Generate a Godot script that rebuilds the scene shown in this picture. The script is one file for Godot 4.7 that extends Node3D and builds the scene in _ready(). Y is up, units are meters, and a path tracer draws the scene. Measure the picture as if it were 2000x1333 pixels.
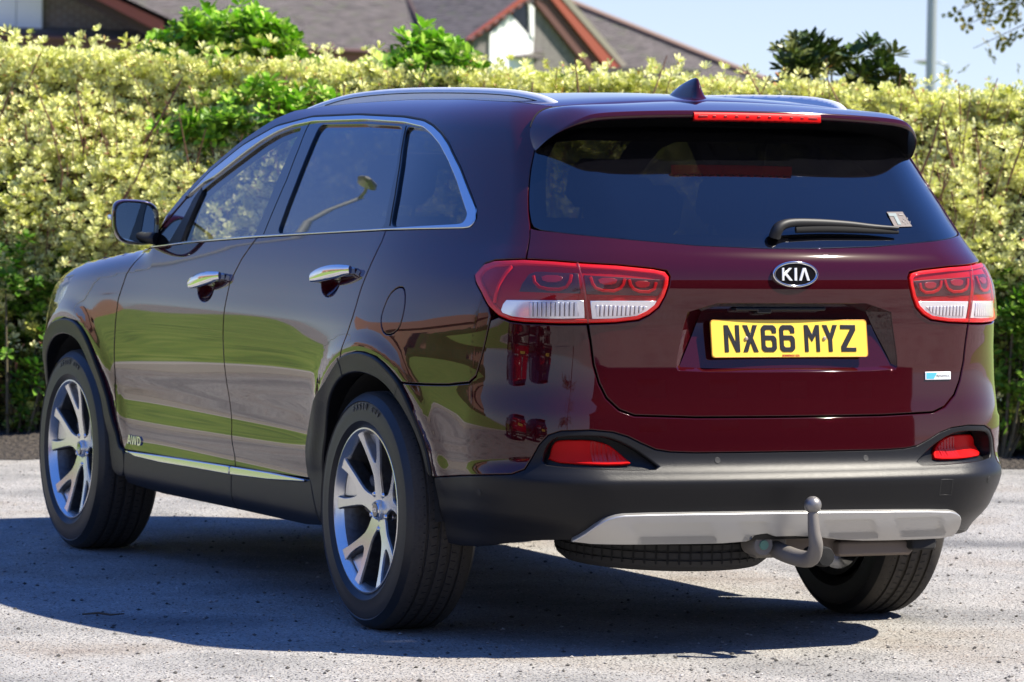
extends Node3D
# A dark maroon SUV parked on worn tarmac in front of a variegated hedge; a tiled bungalow, a lamp column and a tree beyond it.
# Car axes: x to the car's right, y up, z towards its tail; rear axle at z = 0.

const ZC := 0.45      # the rear corner fan starts here
const XC := 0.5
const RC := 0.5
const SC := 1.285398  # XC + RC * PI / 2
const SZ := 1.735398  # s of z = 0 on the flank
const ZF := -3.2      # the front corner fan starts here
const SF := 4.935398
const FR := Vector3(0.421, 0.0, -0.907)   # away from the camera along the ground
const RT := Vector3(0.907, 0.0, 0.421)    # to the camera's right along the ground
const CAM := Vector3(-5.91726, 1.42044, 11.78296)
const HUB := 0.364

var car: Node3D
var M := {}
var NS := 623
var NY := 149
var LP := PackedVector3Array()
var LN := PackedVector3Array()


class MB:
	var v := PackedVector3Array()
	var n := PackedVector3Array()
	var uv := PackedVector2Array()
	var c := PackedColorArray()
	var ix := PackedInt32Array()
	var has_uv := false
	var has_c := false

	func vert(p: Vector3, nn: Vector3, t := Vector2.ZERO, col := Color.WHITE) -> int:
		v.append(p)
		n.append(nn)
		uv.append(t)
		c.append(col)
		return v.size() - 1

	func face(i: int, j: int, k: int) -> void:
		# front faces run clockwise
		var g := (v[j] - v[i]).cross(v[k] - v[i])
		if g.dot(n[i] + n[j] + n[k]) > 0.0:
			ix.append(i)
			ix.append(k)
			ix.append(j)
		else:
			ix.append(i)
			ix.append(j)
			ix.append(k)

	func tri(a: Vector3, b: Vector3, cc: Vector3, na: Vector3, nb: Vector3, nc: Vector3) -> void:
		var i := vert(a, na)
		vert(b, nb)
		vert(cc, nc)
		face(i, i + 1, i + 2)

	func quad(a: Vector3, b: Vector3, cc: Vector3, d: Vector3, na: Vector3, nb: Vector3, nc: Vector3, nd: Vector3) -> void:
		var i := vert(a, na)
		vert(b, nb)
		vert(cc, nc)
		vert(d, nd)
		face(i, i + 1, i + 2)
		face(i, i + 2, i + 3)

	func flat(a: Vector3, b: Vector3, cc: Vector3, d: Vector3, towards: Vector3) -> void:
		var g := (b - a).cross(d - a).normalized()
		if g.dot(towards) < 0.0:
			g = -g
		quad(a, b, cc, d, g, g, g, g)

	func box(at: Vector3, size: Vector3, basis := Basis(), bevel := 0.0) -> void:
		var h := size * 0.5
		var b := minf(bevel, minf(h.x, minf(h.y, h.z)) * 0.9)
		for ax in 3:
			for s in [-1.0, 1.0]:
				var u := (ax + 1) % 3
				var w := (ax + 2) % 3
				var nn := Vector3.ZERO
				nn[ax] = s
				var q := []
				for k in [[-1.0, -1.0], [1.0, -1.0], [1.0, 1.0], [-1.0, 1.0]]:
					var p := Vector3.ZERO
					p[ax] = s * h[ax]
					p[u] = k[0] * (h[u] - b)
					p[w] = k[1] * (h[w] - b)
					q.append(at + basis * p)
				var g := (basis * nn).normalized()
				quad(q[0], q[1], q[2], q[3], g, g, g, g)
		if b <= 0.0:
			return
		for ax in 3:
			var u := (ax + 1) % 3
			var w := (ax + 2) % 3
			for su in [-1.0, 1.0]:
				for sw in [-1.0, 1.0]:
					var q := []
					var nu := Vector3.ZERO
					nu[u] = su
					var nw := Vector3.ZERO
					nw[w] = sw
					for k in [-1.0, 1.0]:
						var p := Vector3.ZERO
						p[ax] = k * (h[ax] - b)
						p[u] = su * h[u]
						p[w] = sw * (h[w] - b)
						q.append(at + basis * p)
						p[u] = su * (h[u] - b)
						p[w] = sw * h[w]
						q.append(at + basis * p)
					var gu := (basis * nu).normalized()
					var gw := (basis * nw).normalized()
					quad(q[0], q[1], q[3], q[2], gu, gw, gw, gu)
		for sx in [-1.0, 1.0]:
			for sy in [-1.0, 1.0]:
				for sz in [-1.0, 1.0]:
					var a := at + basis * Vector3(sx * h.x, sy * (h.y - b), sz * (h.z - b))
					var e := at + basis * Vector3(sx * (h.x - b), sy * h.y, sz * (h.z - b))
					var f := at + basis * Vector3(sx * (h.x - b), sy * (h.y - b), sz * h.z)
					tri(a, e, f, (basis * Vector3(sx, 0, 0)).normalized(), (basis * Vector3(0, sy, 0)).normalized(), (basis * Vector3(0, 0, sz)).normalized())

	# a tube along a path; rx across, ry along «up»
	func tube(path: Array, rx: Array, ry: Array, sides := 10, up := Vector3.UP, caps := true, power := 1.0) -> void:
		var first := v.size()
		var m := path.size()
		for i in m:
			var a: Vector3 = path[maxi(i - 1, 0)]
			var b: Vector3 = path[mini(i + 1, m - 1)]
			var t := (b - a).normalized()
			var x := up.cross(t)
			if x.length() < 0.01:
				x = Vector3.RIGHT.cross(t)
			x = x.normalized()
			var y := t.cross(x).normalized()
			for k in sides + 1:
				var an := TAU * k / sides
				var ca := cos(an)
				var sa := sin(an)
				var px := signf(ca) * pow(absf(ca), power)
				var py := signf(sa) * pow(absf(sa), power)
				vert(path[i] + x * px * rx[i] + y * py * ry[i], (x * ca * ry[i] + y * sa * rx[i]).normalized(), Vector2(float(k) / sides, float(i)))
		for i in m - 1:
			for k in sides:
				var p := first + i * (sides + 1) + k
				face(p, p + 1, p + sides + 2)
				face(p, p + sides + 2, p + sides + 1)
		if caps:
			for e in [0, m - 1]:
				var o := -1.0 if e == 0 else 1.0
				var d: Vector3 = ((path[1] - path[0]) if e == 0 else (path[m - 1] - path[m - 2])).normalized() * o
				var mid := vert(path[e], d)
				var ring: int = first + e * (sides + 1)
				var fresh := v.size()
				for k in sides + 1:
					vert(v[ring + k], d)
				for k in sides:
					face(mid, fresh + k, fresh + k + 1)

	# profile of (radius, height) turned about the local y axis
	func lathe(prof: Array, xf: Transform3D, segs := 32, sharp := 35.0, from := 0.0, to := TAU) -> void:
		var m := prof.size()
		var nrm := []
		for i in m - 1:
			var d: Vector2 = prof[i + 1] - prof[i]
			nrm.append(Vector2(d.y, -d.x).normalized())
		for i in m - 1:
			var na: Vector2 = nrm[i]
			var nb: Vector2 = nrm[i]
			if i > 0 and rad_to_deg(absf(nrm[i].angle_to(nrm[i - 1]))) < sharp:
				na = (nrm[i] + nrm[i - 1]).normalized()
			if i < m - 2 and rad_to_deg(absf(nrm[i].angle_to(nrm[i + 1]))) < sharp:
				nb = (nrm[i] + nrm[i + 1]).normalized()
			var first := v.size()
			for k in segs + 1:
				var an := from + (to - from) * k / segs
				var e := Vector3(cos(an), 0, sin(an))
				vert(xf * (e * prof[i].x + Vector3.UP * prof[i].y), (xf.basis * (e * na.x + Vector3.UP * na.y)).normalized(), Vector2(float(k) / segs, float(i) / (m - 1)))
				vert(xf * (e * prof[i + 1].x + Vector3.UP * prof[i + 1].y), (xf.basis * (e * nb.x + Vector3.UP * nb.y)).normalized(), Vector2(float(k) / segs, float(i + 1) / (m - 1)))
			for k in segs:
				var p := first + k * 2
				face(p, p + 1, p + 3)
				face(p, p + 3, p + 2)

	# rows of points; smooth normals that look along «towards» (a vector, or away from a point)
	func sheet(rows: Array, outward: Vector3, from_point := false) -> void:
		var a := rows.size()
		var b: int = rows[0].size()
		var first := v.size()
		for i in a:
			for j in b:
				var du: Vector3 = rows[mini(i + 1, a - 1)][j] - rows[maxi(i - 1, 0)][j]
				var dv: Vector3 = rows[i][mini(j + 1, b - 1)] - rows[i][maxi(j - 1, 0)]
				var g := du.cross(dv).normalized()
				var way: Vector3 = rows[i][j] - outward if from_point else outward
				if g.dot(way) < 0.0:
					g = -g
				vert(rows[i][j], g, Vector2(float(i) / maxi(a - 1, 1), float(j) / maxi(b - 1, 1)))
		for i in a - 1:
			for j in b - 1:
				var p := first + i * b + j
				face(p, p + 1, p + b + 1)
				face(p, p + b + 1, p + b)

	# a flat polygon drawn out along «deep» (both ends closed)
	func prism(pts: Array, deep: Vector3) -> void:
		var flat2 := PackedVector2Array()
		var o: Vector3 = pts[0]
		var e1: Vector3 = (pts[1] - pts[0]).normalized()
		var g := deep.normalized()
		var e2 := g.cross(e1).normalized()
		var mid := Vector3.ZERO
		for p in pts:
			flat2.append(Vector2((p - o).dot(e1), (p - o).dot(e2)))
			mid += p
		mid /= pts.size()
		var t := Geometry2D.triangulate_polygon(flat2)
		for k in range(0, t.size(), 3):
			tri(pts[t[k]], pts[t[k + 1]], pts[t[k + 2]], -g, -g, -g)
			tri(pts[t[k]] + deep, pts[t[k + 1]] + deep, pts[t[k + 2]] + deep, g, g, g)
		var cw := Geometry2D.is_polygon_clockwise(flat2)
		for i in pts.size():
			var p: Vector3 = pts[i]
			var q: Vector3 = pts[(i + 1) % pts.size()]
			var w := (q - p).cross(g).normalized()
			if cw:
				w = -w
			quad(p, q, q + deep, p + deep, w, w, w, w)

	func mirrored() -> MB:
		var o := MB.new()
		for i in v.size():
			o.vert(v[i] * Vector3(-1, 1, 1), n[i] * Vector3(-1, 1, 1), uv[i], c[i])
		for k in range(0, ix.size(), 3):
			o.ix.append(ix[k])
			o.ix.append(ix[k + 2])
			o.ix.append(ix[k + 1])
		o.has_c = has_c
		return o

	func add(o: MB, xf := Transform3D()) -> void:
		var first := v.size()
		for i in o.v.size():
			vert(xf * o.v[i], (xf.basis * o.n[i]).normalized(), o.uv[i], o.c[i])
		for k in o.ix:
			ix.append(first + k)

	func mesh(m: Material = null) -> ArrayMesh:
		var arr := []
		arr.resize(Mesh.ARRAY_MAX)
		arr[Mesh.ARRAY_VERTEX] = v
		arr[Mesh.ARRAY_NORMAL] = n
		arr[Mesh.ARRAY_TEX_UV] = uv
		if has_c:
			arr[Mesh.ARRAY_COLOR] = c
		arr[Mesh.ARRAY_INDEX] = ix
		var am := ArrayMesh.new()
		am.add_surface_from_arrays(Mesh.PRIMITIVE_TRIANGLES, arr)
		if m:
			am.surface_set_material(0, m)
		return am


func lin(r: float, g: float, b: float, a := 1.0) -> Color:
	var c := Color(r, g, b).linear_to_srgb()
	c.a = a
	return c


func mat(col: Color, rough := 0.6, metal := 0.0, coat := 0.0) -> StandardMaterial3D:
	var m := StandardMaterial3D.new()
	m.albedo_color = col
	m.roughness = rough
	m.metallic = metal
	if coat > 0.0:
		m.clearcoat_enabled = true
		m.clearcoat = coat
		m.clearcoat_roughness = 0.02
	return m


func glass(col: Color, alpha: float) -> StandardMaterial3D:
	var m := mat(col, 0.0)
	m.albedo_color.a = alpha
	m.transparency = BaseMaterial3D.TRANSPARENCY_ALPHA
	return m


func put(called: String, b: MB, m: Material, parent: Node) -> MeshInstance3D:
	var o := MeshInstance3D.new()
	o.name = called
	o.mesh = b.mesh(m)
	parent.add_child(o, true)
	return o


func both(called: String, b: MB, m: Material, parent: Node) -> Array:
	return [put(called, b, m, parent), put(called, b.mirrored(), m, parent)]


func node(called: String, parent: Node, at := Vector3.ZERO) -> Node3D:
	var o := Node3D.new()
	o.name = called
	o.position = at
	parent.add_child(o, true)
	return o


func tag(o: Node, label: String, category: String, group := "", kind := "") -> Node:
	if label:
		o.set_meta("label", label)
	if category:
		o.set_meta("category", category)
	if group:
		o.set_meta("group", group)
	if kind:
		o.set_meta("kind", kind)
	return o


# ---------------------------------------------------------------- the shape of the body

func table(pts: Array) -> PackedFloat32Array:
	# monotone cubic through (y, value), sampled every millimetre from y = 0.15
	var m := pts.size()
	var h := []
	var d := []
	for i in m - 1:
		h.append(pts[i + 1][0] - pts[i][0])
		d.append((pts[i + 1][1] - pts[i][1]) / h[i])
	var sl := []
	sl.resize(m)
	sl.fill(0.0)
	sl[0] = d[0]
	sl[m - 1] = d[m - 2]
	for i in range(1, m - 1):
		if d[i - 1] * d[i] > 0.0:
			var w1: float = 2.0 * h[i] + h[i - 1]
			var w2: float = h[i] + 2.0 * h[i - 1]
			sl[i] = (w1 + w2) / (w1 / d[i - 1] + w2 / d[i])
	var out := PackedFloat32Array()
	var k := 0
	for q in 1560:
		var y := clampf(0.15 + q * 0.001, pts[0][0], pts[m - 1][0])
		while k < m - 2 and y > pts[k + 1][0]:
			k += 1
		var t: float = (y - pts[k][0]) / h[k]
		out.append(pts[k][1] * (1 + 2 * t) * (1 - t) * (1 - t) + sl[k] * h[k] * t * (1 - t) * (1 - t) + pts[k + 1][1] * t * t * (3 - 2 * t) + sl[k + 1] * h[k] * t * t * (t - 1))
	return out


func sst(a: float, b: float, x: float) -> float:
	var t := clampf((x - a) / (b - a), 0.0, 1.0)
	return t * t * (3.0 - 2.0 * t)


var T_SIDE: PackedFloat32Array
var T_REAR: PackedFloat32Array
var T_TAP: PackedFloat32Array
var T_RAD: PackedFloat32Array
var T_FRT: PackedFloat32Array
var ry_: float
var r_side: float
var r_tap: float
var r_rear: float
var r_rad: float
var r_frt: float
var r_g: float
var r_fb: float
var r_fc: float
var r_rl: float


func row(y: float) -> void:
	ry_ = y
	var k := clampi(roundi((y - 0.15) * 1000.0), 0, 1559)
	r_side = T_SIDE[k]
	r_tap = T_TAP[k]
	r_rear = T_REAR[k]
	r_rad = T_RAD[k]
	r_frt = T_FRT[k]
	r_g = sst(1.05, 1.5, y)
	r_fb = exp(-pow((y - 0.74) / 0.27, 2.0))
	r_fc = exp(-pow((y - 0.64) / 0.36, 2.0))
	r_rl = sst(0.4, 0.55, y)


func half_width(z: float) -> float:
	var w := r_side
	var t := clampf((z + 0.1) / 0.9, 0.0, 1.5)
	w -= r_tap * t * t
	t = clampf((z + 0.8) / 1.4, 0.0, 1.5)
	w -= r_g * 0.03 * t * t
	t = clampf((-2.5 - z) / 1.1, 0.0, 2.0)
	w -= 0.06 * t * t
	t = clampf((-1.2 - z) / 1.2, 0.0, 1.5)
	w -= r_g * 0.05 * t * t
	t = (z - 0.02) / 0.46
	w += r_fb * 0.024 * exp(-t * t)
	t = (z + 2.74) / 0.5
	w += r_fc * 0.032 * exp(-t * t)
	var dy := ry_ - 0.362
	for zc in [0.0, -2.78]:
		t = (sqrt((z - zc) * (z - zc) + dy * dy) - 0.505) / 0.035
		if absf(t) < 3.0:
			w += 0.008 * exp(-t * t) * r_rl
	return w


func bonnet(z: float) -> float:
	var a := minf(z + 2.15, 0.0)
	var b := minf(z + 2.9, 0.0)
	return 1.125 + 0.105 * a - 0.10 * b * b


func rounded(a: float, b: float, r: float) -> float:
	if a < r and b < r:
		var p := maxf(r - a, 0.0)
		var q := maxf(r - b, 0.0)
		return r - sqrt(p * p + q * q)
	return minf(a, b)


func inside(ax: float, z: float) -> float:
	var a := half_width(z) - ax
	var g := rounded(a, r_rear - 0.14 * ax * ax - z, r_rad)
	if z >= -2.0:
		return g
	var q := rounded(a, z - (r_frt + 0.3 * ax * ax), 0.42)
	var q2 := rounded(q, bonnet(z) - ry_, 0.09)
	var k := sst(-2.0, -2.2, z)
	return q * (1 - k) + q2 * k


func solve(s: float) -> Vector3:
	var o := Vector2(0, 0)
	var d := Vector2(1, 0)
	if s < XC:
		o = Vector2(s, ZC)
		d = Vector2(0, 1)
	elif s < SC:
		var th := (s - XC) / RC
		o = Vector2(XC, ZC)
		d = Vector2(sin(th), cos(th))
	elif s <= SF:
		o = Vector2(0, ZC - (s - SC))
		if o.y < 0.2 and o.y > -2.0:
			return Vector3(-half_width(o.y), ry_, o.y)
	elif s < SF + RC * PI / 2.0:
		var th := (s - SF) / RC
		o = Vector2(XC, ZF)
		d = Vector2(cos(th), -sin(th))
	else:
		o = Vector2(maxf(XC - (s - SF - RC * PI / 2.0), 0.0), ZF)
		d = Vector2(0, -1)
	var lo := 0.0
	var hi := 1.05
	var fl := inside(o.x, o.y)
	if fl <= 0.0:
		return Vector3(-o.x, ry_, o.y)
	var fh := inside(o.x + d.x * hi, o.y + d.y * hi)
	var side := 0
	for it in 24:
		var m := (lo * fh - hi * fl) / (fh - fl)
		var fm := inside(o.x + d.x * m, o.y + d.y * m)
		if absf(fm) < 2e-7:
			lo = m
			break
		if fm > 0.0:
			lo = m
			fl = fm
			if side == 1:
				fh *= 0.5
			side = 1
		else:
			hi = m
			fh = fm
			if side == -1:
				fl *= 0.5
			side = -1
	return Vector3(-(o.x + d.x * lo), ry_, o.y + d.y * lo)


func make_lattice() -> void:
	T_SIDE = table([[.18, .74], [.22, .80], [.27, .862], [.32, .886], [.38, .888], [.44, .8862], [.48, .8905], [.52, .8925], [.56, .8918], [.62, .8975], [.70, .912], [.78, .922], [.86, .927], [.92, .926], [1.0, .917], [1.08, .903], [1.15, .885], [1.2, .868], [1.3, .832], [1.4, .79], [1.5, .742], [1.56, .705], [1.60, .663], [1.63, .6], [1.65, .53]])
	T_REAR = table([[.20, .80], [.27, .92], [.33, .978], [.38, 1.010], [.43, 1.030], [.48, 1.0465], [.50, 1.052], [.512, 1.055], [.520, 1.0545], [.535, 1.042], [.553, 1.026], [.575, 1.016], [.605, 1.011], [.65, 1.009], [.70, 1.006], [.76, 1.000], [.85, .996], [.95, .996], [1.03, 1.003], [1.08, 1.006], [1.13, 1.000], [1.17, .982], [1.20, .958], [1.3, .868], [1.4, .770], [1.47, .700], [1.55, .612], [1.6, .54], [1.65, .4]])
	T_TAP = table([[.2, .14], [.27, .125], [.35, .10], [.42, .042], [.5, .025], [.6, .024], [.7, .044], [.8, .069], [.9, .078], [1.0, .072], [1.08, .078], [1.15, .099], [1.2, .115], [1.3, .13], [1.4, .132], [1.5, .125], [1.65, .12]])
	T_RAD = table([[.2, .30], [.5, .28], [.7, .25], [1.0, .24], [1.2, .20], [1.5, .15]])
	T_FRT = table([[.2, -3.35], [.3, -3.55], [.45, -3.68], [.6, -3.72], [.8, -3.70], [.95, -3.6], [1.05, -3.4], [1.15, -2.9]])
	LP.resize(NS * NY)
	LN.resize(NS * NY)
	for j in NY:
		row(0.18 + j * 0.01)
		for i in NS:
			LP[j * NS + i] = solve(i * 0.01)
	for j in NY:
		for i in NS:
			var i0 := maxi(i - 1, 0)
			var i1 := mini(i + 1, NS - 1)
			var j0 := maxi(j - 1, 0)
			var j1 := mini(j + 1, NY - 1)
			var du := LP[j * NS + i1] - LP[j * NS + i0]
			if i == 0:
				var q := LP[j * NS + 1]
				du = q - q * Vector3(-1, 1, 1)
			var dv := LP[j1 * NS + i] - LP[j0 * NS + i]
			var g := dv.cross(du).normalized()
			if g == Vector3.ZERO:
				g = Vector3.LEFT
			LN[j * NS + i] = g


func on_body(s: float, y: float) -> Array:
	var a := minf(absf(s) * 100.0, NS - 1.001)
	var b := clampf((y - 0.18) * 100.0, 0.0, NY - 1.001)
	var i := int(a)
	var j := int(b)
	var fa := a - i
	var fb := b - j
	var k := j * NS + i
	var p := (LP[k] * (1 - fa) + LP[k + 1] * fa) * (1 - fb) + (LP[k + NS] * (1 - fa) + LP[k + NS + 1] * fa) * fb
	var g := ((LN[k] * (1 - fa) + LN[k + 1] * fa) * (1 - fb) + (LN[k + NS] * (1 - fa) + LN[k + NS + 1] * fa) * fb).normalized()
	if s < 0.0:
		p.x = -p.x
		g.x = -g.x
	return [p, g]


# ---------------------------------------------------------------- panels cut out of a surface

func V(list: Array) -> PackedVector2Array:
	var out := PackedVector2Array()
	for i in range(0, list.size(), 2):
		out.append(Vector2(list[i], list[i + 1]))
	return out


func flip(p: PackedVector2Array) -> PackedVector2Array:
	# the same outline on the other flank, run backwards
	var out := PackedVector2Array()
	for i in range(p.size() - 1, -1, -1):
		out.append(Vector2(-p[i].x, p[i].y))
	return out


func resample(poly: PackedVector2Array, step: float) -> PackedVector2Array:
	var out := PackedVector2Array()
	for i in poly.size():
		var a := poly[i]
		var b := poly[(i + 1) % poly.size()]
		var k := maxi(1, ceili(a.distance_to(b) / step))
		for q in k:
			out.append(a.lerp(b, float(q) / k))
	return out


func soften(poly: PackedVector2Array, closed := true) -> PackedVector2Array:
	# rounds the corners of a traced outline (two cuts per corner)
	var out := PackedVector2Array()
	for i in poly.size():
		var p := poly[(i - 1 + poly.size()) % poly.size()]
		var q := poly[i]
		var r := poly[(i + 1) % poly.size()]
		out.append(q.lerp(p, 0.25))
		out.append(q.lerp(r, 0.25))
	return out


func inset(poly: PackedVector2Array, by: float) -> PackedVector2Array:
	# every corner moved inwards; for a hole (run the other way) outwards
	var out := PackedVector2Array()
	var m := poly.size()
	for i in m:
		var a := (poly[i] - poly[(i - 1 + m) % m]).normalized()
		var b := (poly[(i + 1) % m] - poly[i]).normalized()
		var g := Vector2(-a.y - b.y, a.x + b.x)
		var l := g.length()
		g = g / l if l > 0.05 else Vector2(-a.y, a.x)
		var c := maxf(g.dot(Vector2(-a.y, a.x)), 0.5)
		out.append(poly[i] + g * by / c)
	return out


func panel(b: MB, poly0: PackedVector2Array, holes0: Array, map: Callable, hx: float, hy: float, off: Variant, bevel0: float, depth: float, lines := []) -> void:
	var bevel := maxf(bevel0, 0.0006)
	var lift := func(p: Vector2, extra: float) -> Array:
		var r: Array = map.call(p.x, p.y)
		var o: float = off.call(p.x, p.y) if off is Callable else off
		return [r[0] + r[1] * (o + extra), r[1]]
	var poly := poly0
	if Geometry2D.is_polygon_clockwise(poly):
		poly.reverse()
	poly = resample(poly, minf(hx, hy) * 1.2)
	var inner := inset(poly, bevel)
	var outlines := [[poly, inner]]
	var holes := []
	for h0 in holes0:
		var h: PackedVector2Array = h0
		if not Geometry2D.is_polygon_clockwise(h):
			h.reverse()
		h = resample(h, minf(hx, hy) * 1.2)
		var hin := inset(h, bevel)
		holes.append(hin)
		outlines.append([h, hin])
	# the face
	var lo := inner[0]
	var hi := inner[0]
	for p in inner:
		lo = lo.min(p)
		hi = hi.max(p)
	var ys := []
	var y0 := floorf(lo.y / hy) * hy
	while y0 < hi.y + hy:
		ys.append(y0)
		y0 += hy
	for l in lines:
		if l > ys[0] and l < ys[-1]:
			ys.append(l)
	ys.sort()
	var i0 := floori(lo.x / hx)
	var i1 := ceili(hi.x / hx)
	var cut := {}
	for o in outlines:
		var ring: PackedVector2Array = o[1]
		for k in ring.size():
			var p := ring[k]
			var q := ring[(k + 1) % ring.size()]
			var xa := floori((minf(p.x, q.x) - 1e-4) / hx)
			var xb := floori((maxf(p.x, q.x) + 1e-4) / hx)
			var ja := maxi(ys.bsearch(minf(p.y, q.y) - 1e-4) - 1, 0)
			var jb := maxi(ys.bsearch(maxf(p.y, q.y) + 1e-4) - 1, 0)
			for i in range(xa, xb + 1):
				for j in range(ja, jb + 1):
					cut[i * 10000 + j] = true
	var seen := {}
	for j in ys.size() - 1:
		for i in range(i0, i1):
			var cell := PackedVector2Array([Vector2(i * hx, ys[j]), Vector2((i + 1) * hx, ys[j]), Vector2((i + 1) * hx, ys[j + 1]), Vector2(i * hx, ys[j + 1])])
			if not cut.has(i * 10000 + j):
				var mid := (cell[0] + cell[2]) * 0.5
				if not Geometry2D.is_point_in_polygon(mid, inner):
					continue
				var out := false
				for h in holes:
					if Geometry2D.is_point_in_polygon(mid, h):
						out = true
				if out:
					continue
				var id := []
				for k in 4:
					var key := (i + (1 if k == 1 or k == 2 else 0)) * 10000 + j + (1 if k > 1 else 0)
					if not seen.has(key):
						var r: Array = lift.call(cell[k], 0.0)
						seen[key] = b.vert(r[0], r[1], cell[k])
					id.append(seen[key])
				b.face(id[0], id[1], id[2])
				b.face(id[0], id[2], id[3])
			else:
				var bits := Geometry2D.intersect_polygons(inner, cell)
				for h in holes:
					var left: Array[PackedVector2Array] = []
					for bit in bits:
						left.append_array(Geometry2D.clip_polygons(bit, h))
					bits = left
				for bit in bits:
					var t := Geometry2D.triangulate_polygon(bit)
					if t.is_empty():
						continue
					var first := b.v.size()
					for p in bit:
						var r: Array = lift.call(p, 0.0)
						b.vert(r[0], r[1], p)
					for k in range(0, t.size(), 3):
						b.face(first + t[k], first + t[k + 1], first + t[k + 2])
	# rounded edge and the return behind it
	for o in outlines:
		var outer: PackedVector2Array = o[0]
		var ring: PackedVector2Array = o[1]
		var m := outer.size()
		var ra := []
		for k in m:
			var r: Array = lift.call(ring[k], 0.0)
			var e: Array = lift.call(outer[k], -bevel)
			var t: Array = lift.call(outer[(k + 1) % m], -bevel)
			var p: Array = lift.call(outer[(k - 1 + m) % m], -bevel)
			var along: Vector3 = (t[0] - p[0]).normalized()
			var w: Vector3 = along.cross(r[1]).normalized()
			if w.dot(e[0] - r[0]) < 0.0:
				w = -w
			ra.append([r[0], r[1], e[0], w, e[0] - r[1] * depth])
		for k in m:
			var p: Array = ra[k]
			var q: Array = ra[(k + 1) % m]
			if bevel > 0.0:
				b.quad(p[0], q[0], q[2], p[2], p[1], q[1], (q[3] * 0.85 + q[1] * 0.5).normalized(), (p[3] * 0.85 + p[1] * 0.5).normalized())
			if depth > 0.0:
				b.quad(p[2], q[2], q[4], p[4], p[3], q[3], q[3], p[3])


func skin(called: String, poly: PackedVector2Array, holes: Array, m: Material, parent: Node, off: Variant = 0.0, bevel := 0.003, depth := 0.02, twin := true, hx := 0.03, hy := 0.02, lines := []) -> Array:
	var b := MB.new()
	panel(b, poly, holes, on_body, hx, hy, off, bevel, depth, lines)
	return both(called, b, m, parent) if twin else [put(called, b, m, parent)]


# ---------------------------------------------------------------- the car

const DLO_OUT := [3.848, 1.113, 3.405, 1.145, 2.8, 1.176, 1.765, 1.221, 1.30, 1.236, 1.262, 1.242, 1.25, 1.262, 1.27, 1.285, 1.343, 1.330, 1.469, 1.413, 1.60, 1.485, 1.68, 1.518, 1.76, 1.541, 1.847, 1.557, 2.016, 1.569, 2.396, 1.578, 2.779, 1.573, 3.039, 1.542, 3.256, 1.479, 3.465, 1.388, 3.613, 1.293]
const GLASS_F := [3.50, 1.139, 3.15, 1.164, 2.842, 1.180, 2.825, 1.25, 2.818, 1.336, 2.815, 1.45, 2.821, 1.543, 2.90, 1.534, 3.0, 1.515, 3.10, 1.482, 3.217, 1.433, 3.42, 1.352, 3.55, 1.293]
const GLASS_R := [2.648, 1.194, 2.2, 1.212, 1.80, 1.231, 1.84, 1.31, 1.895, 1.42, 1.995, 1.543, 2.309, 1.552, 2.674, 1.551, 2.655, 1.45, 2.645, 1.34]
const GLASS_Q := [1.752, 1.233, 1.36, 1.249, 1.33, 1.254, 1.325, 1.27, 1.385, 1.318, 1.47, 1.378, 1.56, 1.434, 1.65, 1.481, 1.74, 1.514, 1.83, 1.535, 1.962, 1.543, 1.86, 1.42, 1.80, 1.33]
const ROOF := [3.83, 1.135, 3.77, 1.205, 3.66, 1.303, 3.51, 1.398, 3.30, 1.497, 3.10, 1.573, 3.0, 1.598, 2.8, 1.613, 2.52, 1.623, 2.19, 1.630, 1.77, 1.628, 1.41, 1.617, 1.26, 1.605, 1.0, 1.598, 0.833, 1.595]
const LAMP := [1.071, 1.101, 1.06, 1.114, 1.035, 1.134, .98, 1.145, .842, 1.152, .745, 1.15, .667, 1.146, .556, 1.141, .447, 1.131, .412, 1.124, .401, 1.110, .404, 1.086, .414, 1.054, .431, 1.022, .457, 1.001, .489, .986, .554, .978, .634, .975, .714, .973, .827, .974, .877, .978, .919, .990, .959, 1.015, 1.004, 1.054, 1.052, 1.084]
const CLAD_TOP := [0.0, .601, .315, .601, .391, .604, .436, .611, .483, .631, .52, .649, .563, .662, .627, .668, .709, .664, .745, .651, .771, .622, .792, .583, .812, .549, .85, .534]
const GATE_LOW := [.634, .965, .625, .92, .616, .856, .60, .803, .578, .761, .541, .727, .498, .711, .31, .705, 0.0, .7045]


func symmetrical(half: Array) -> PackedVector2Array:
	# an outline across the middle of the tail: the left half from the middle of its one edge to the middle of its other
	var out := V(half)
	for p in flip(V(half)):
		if absf(p.x) > 1e-5:
			out.append(p)
	return out


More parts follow.
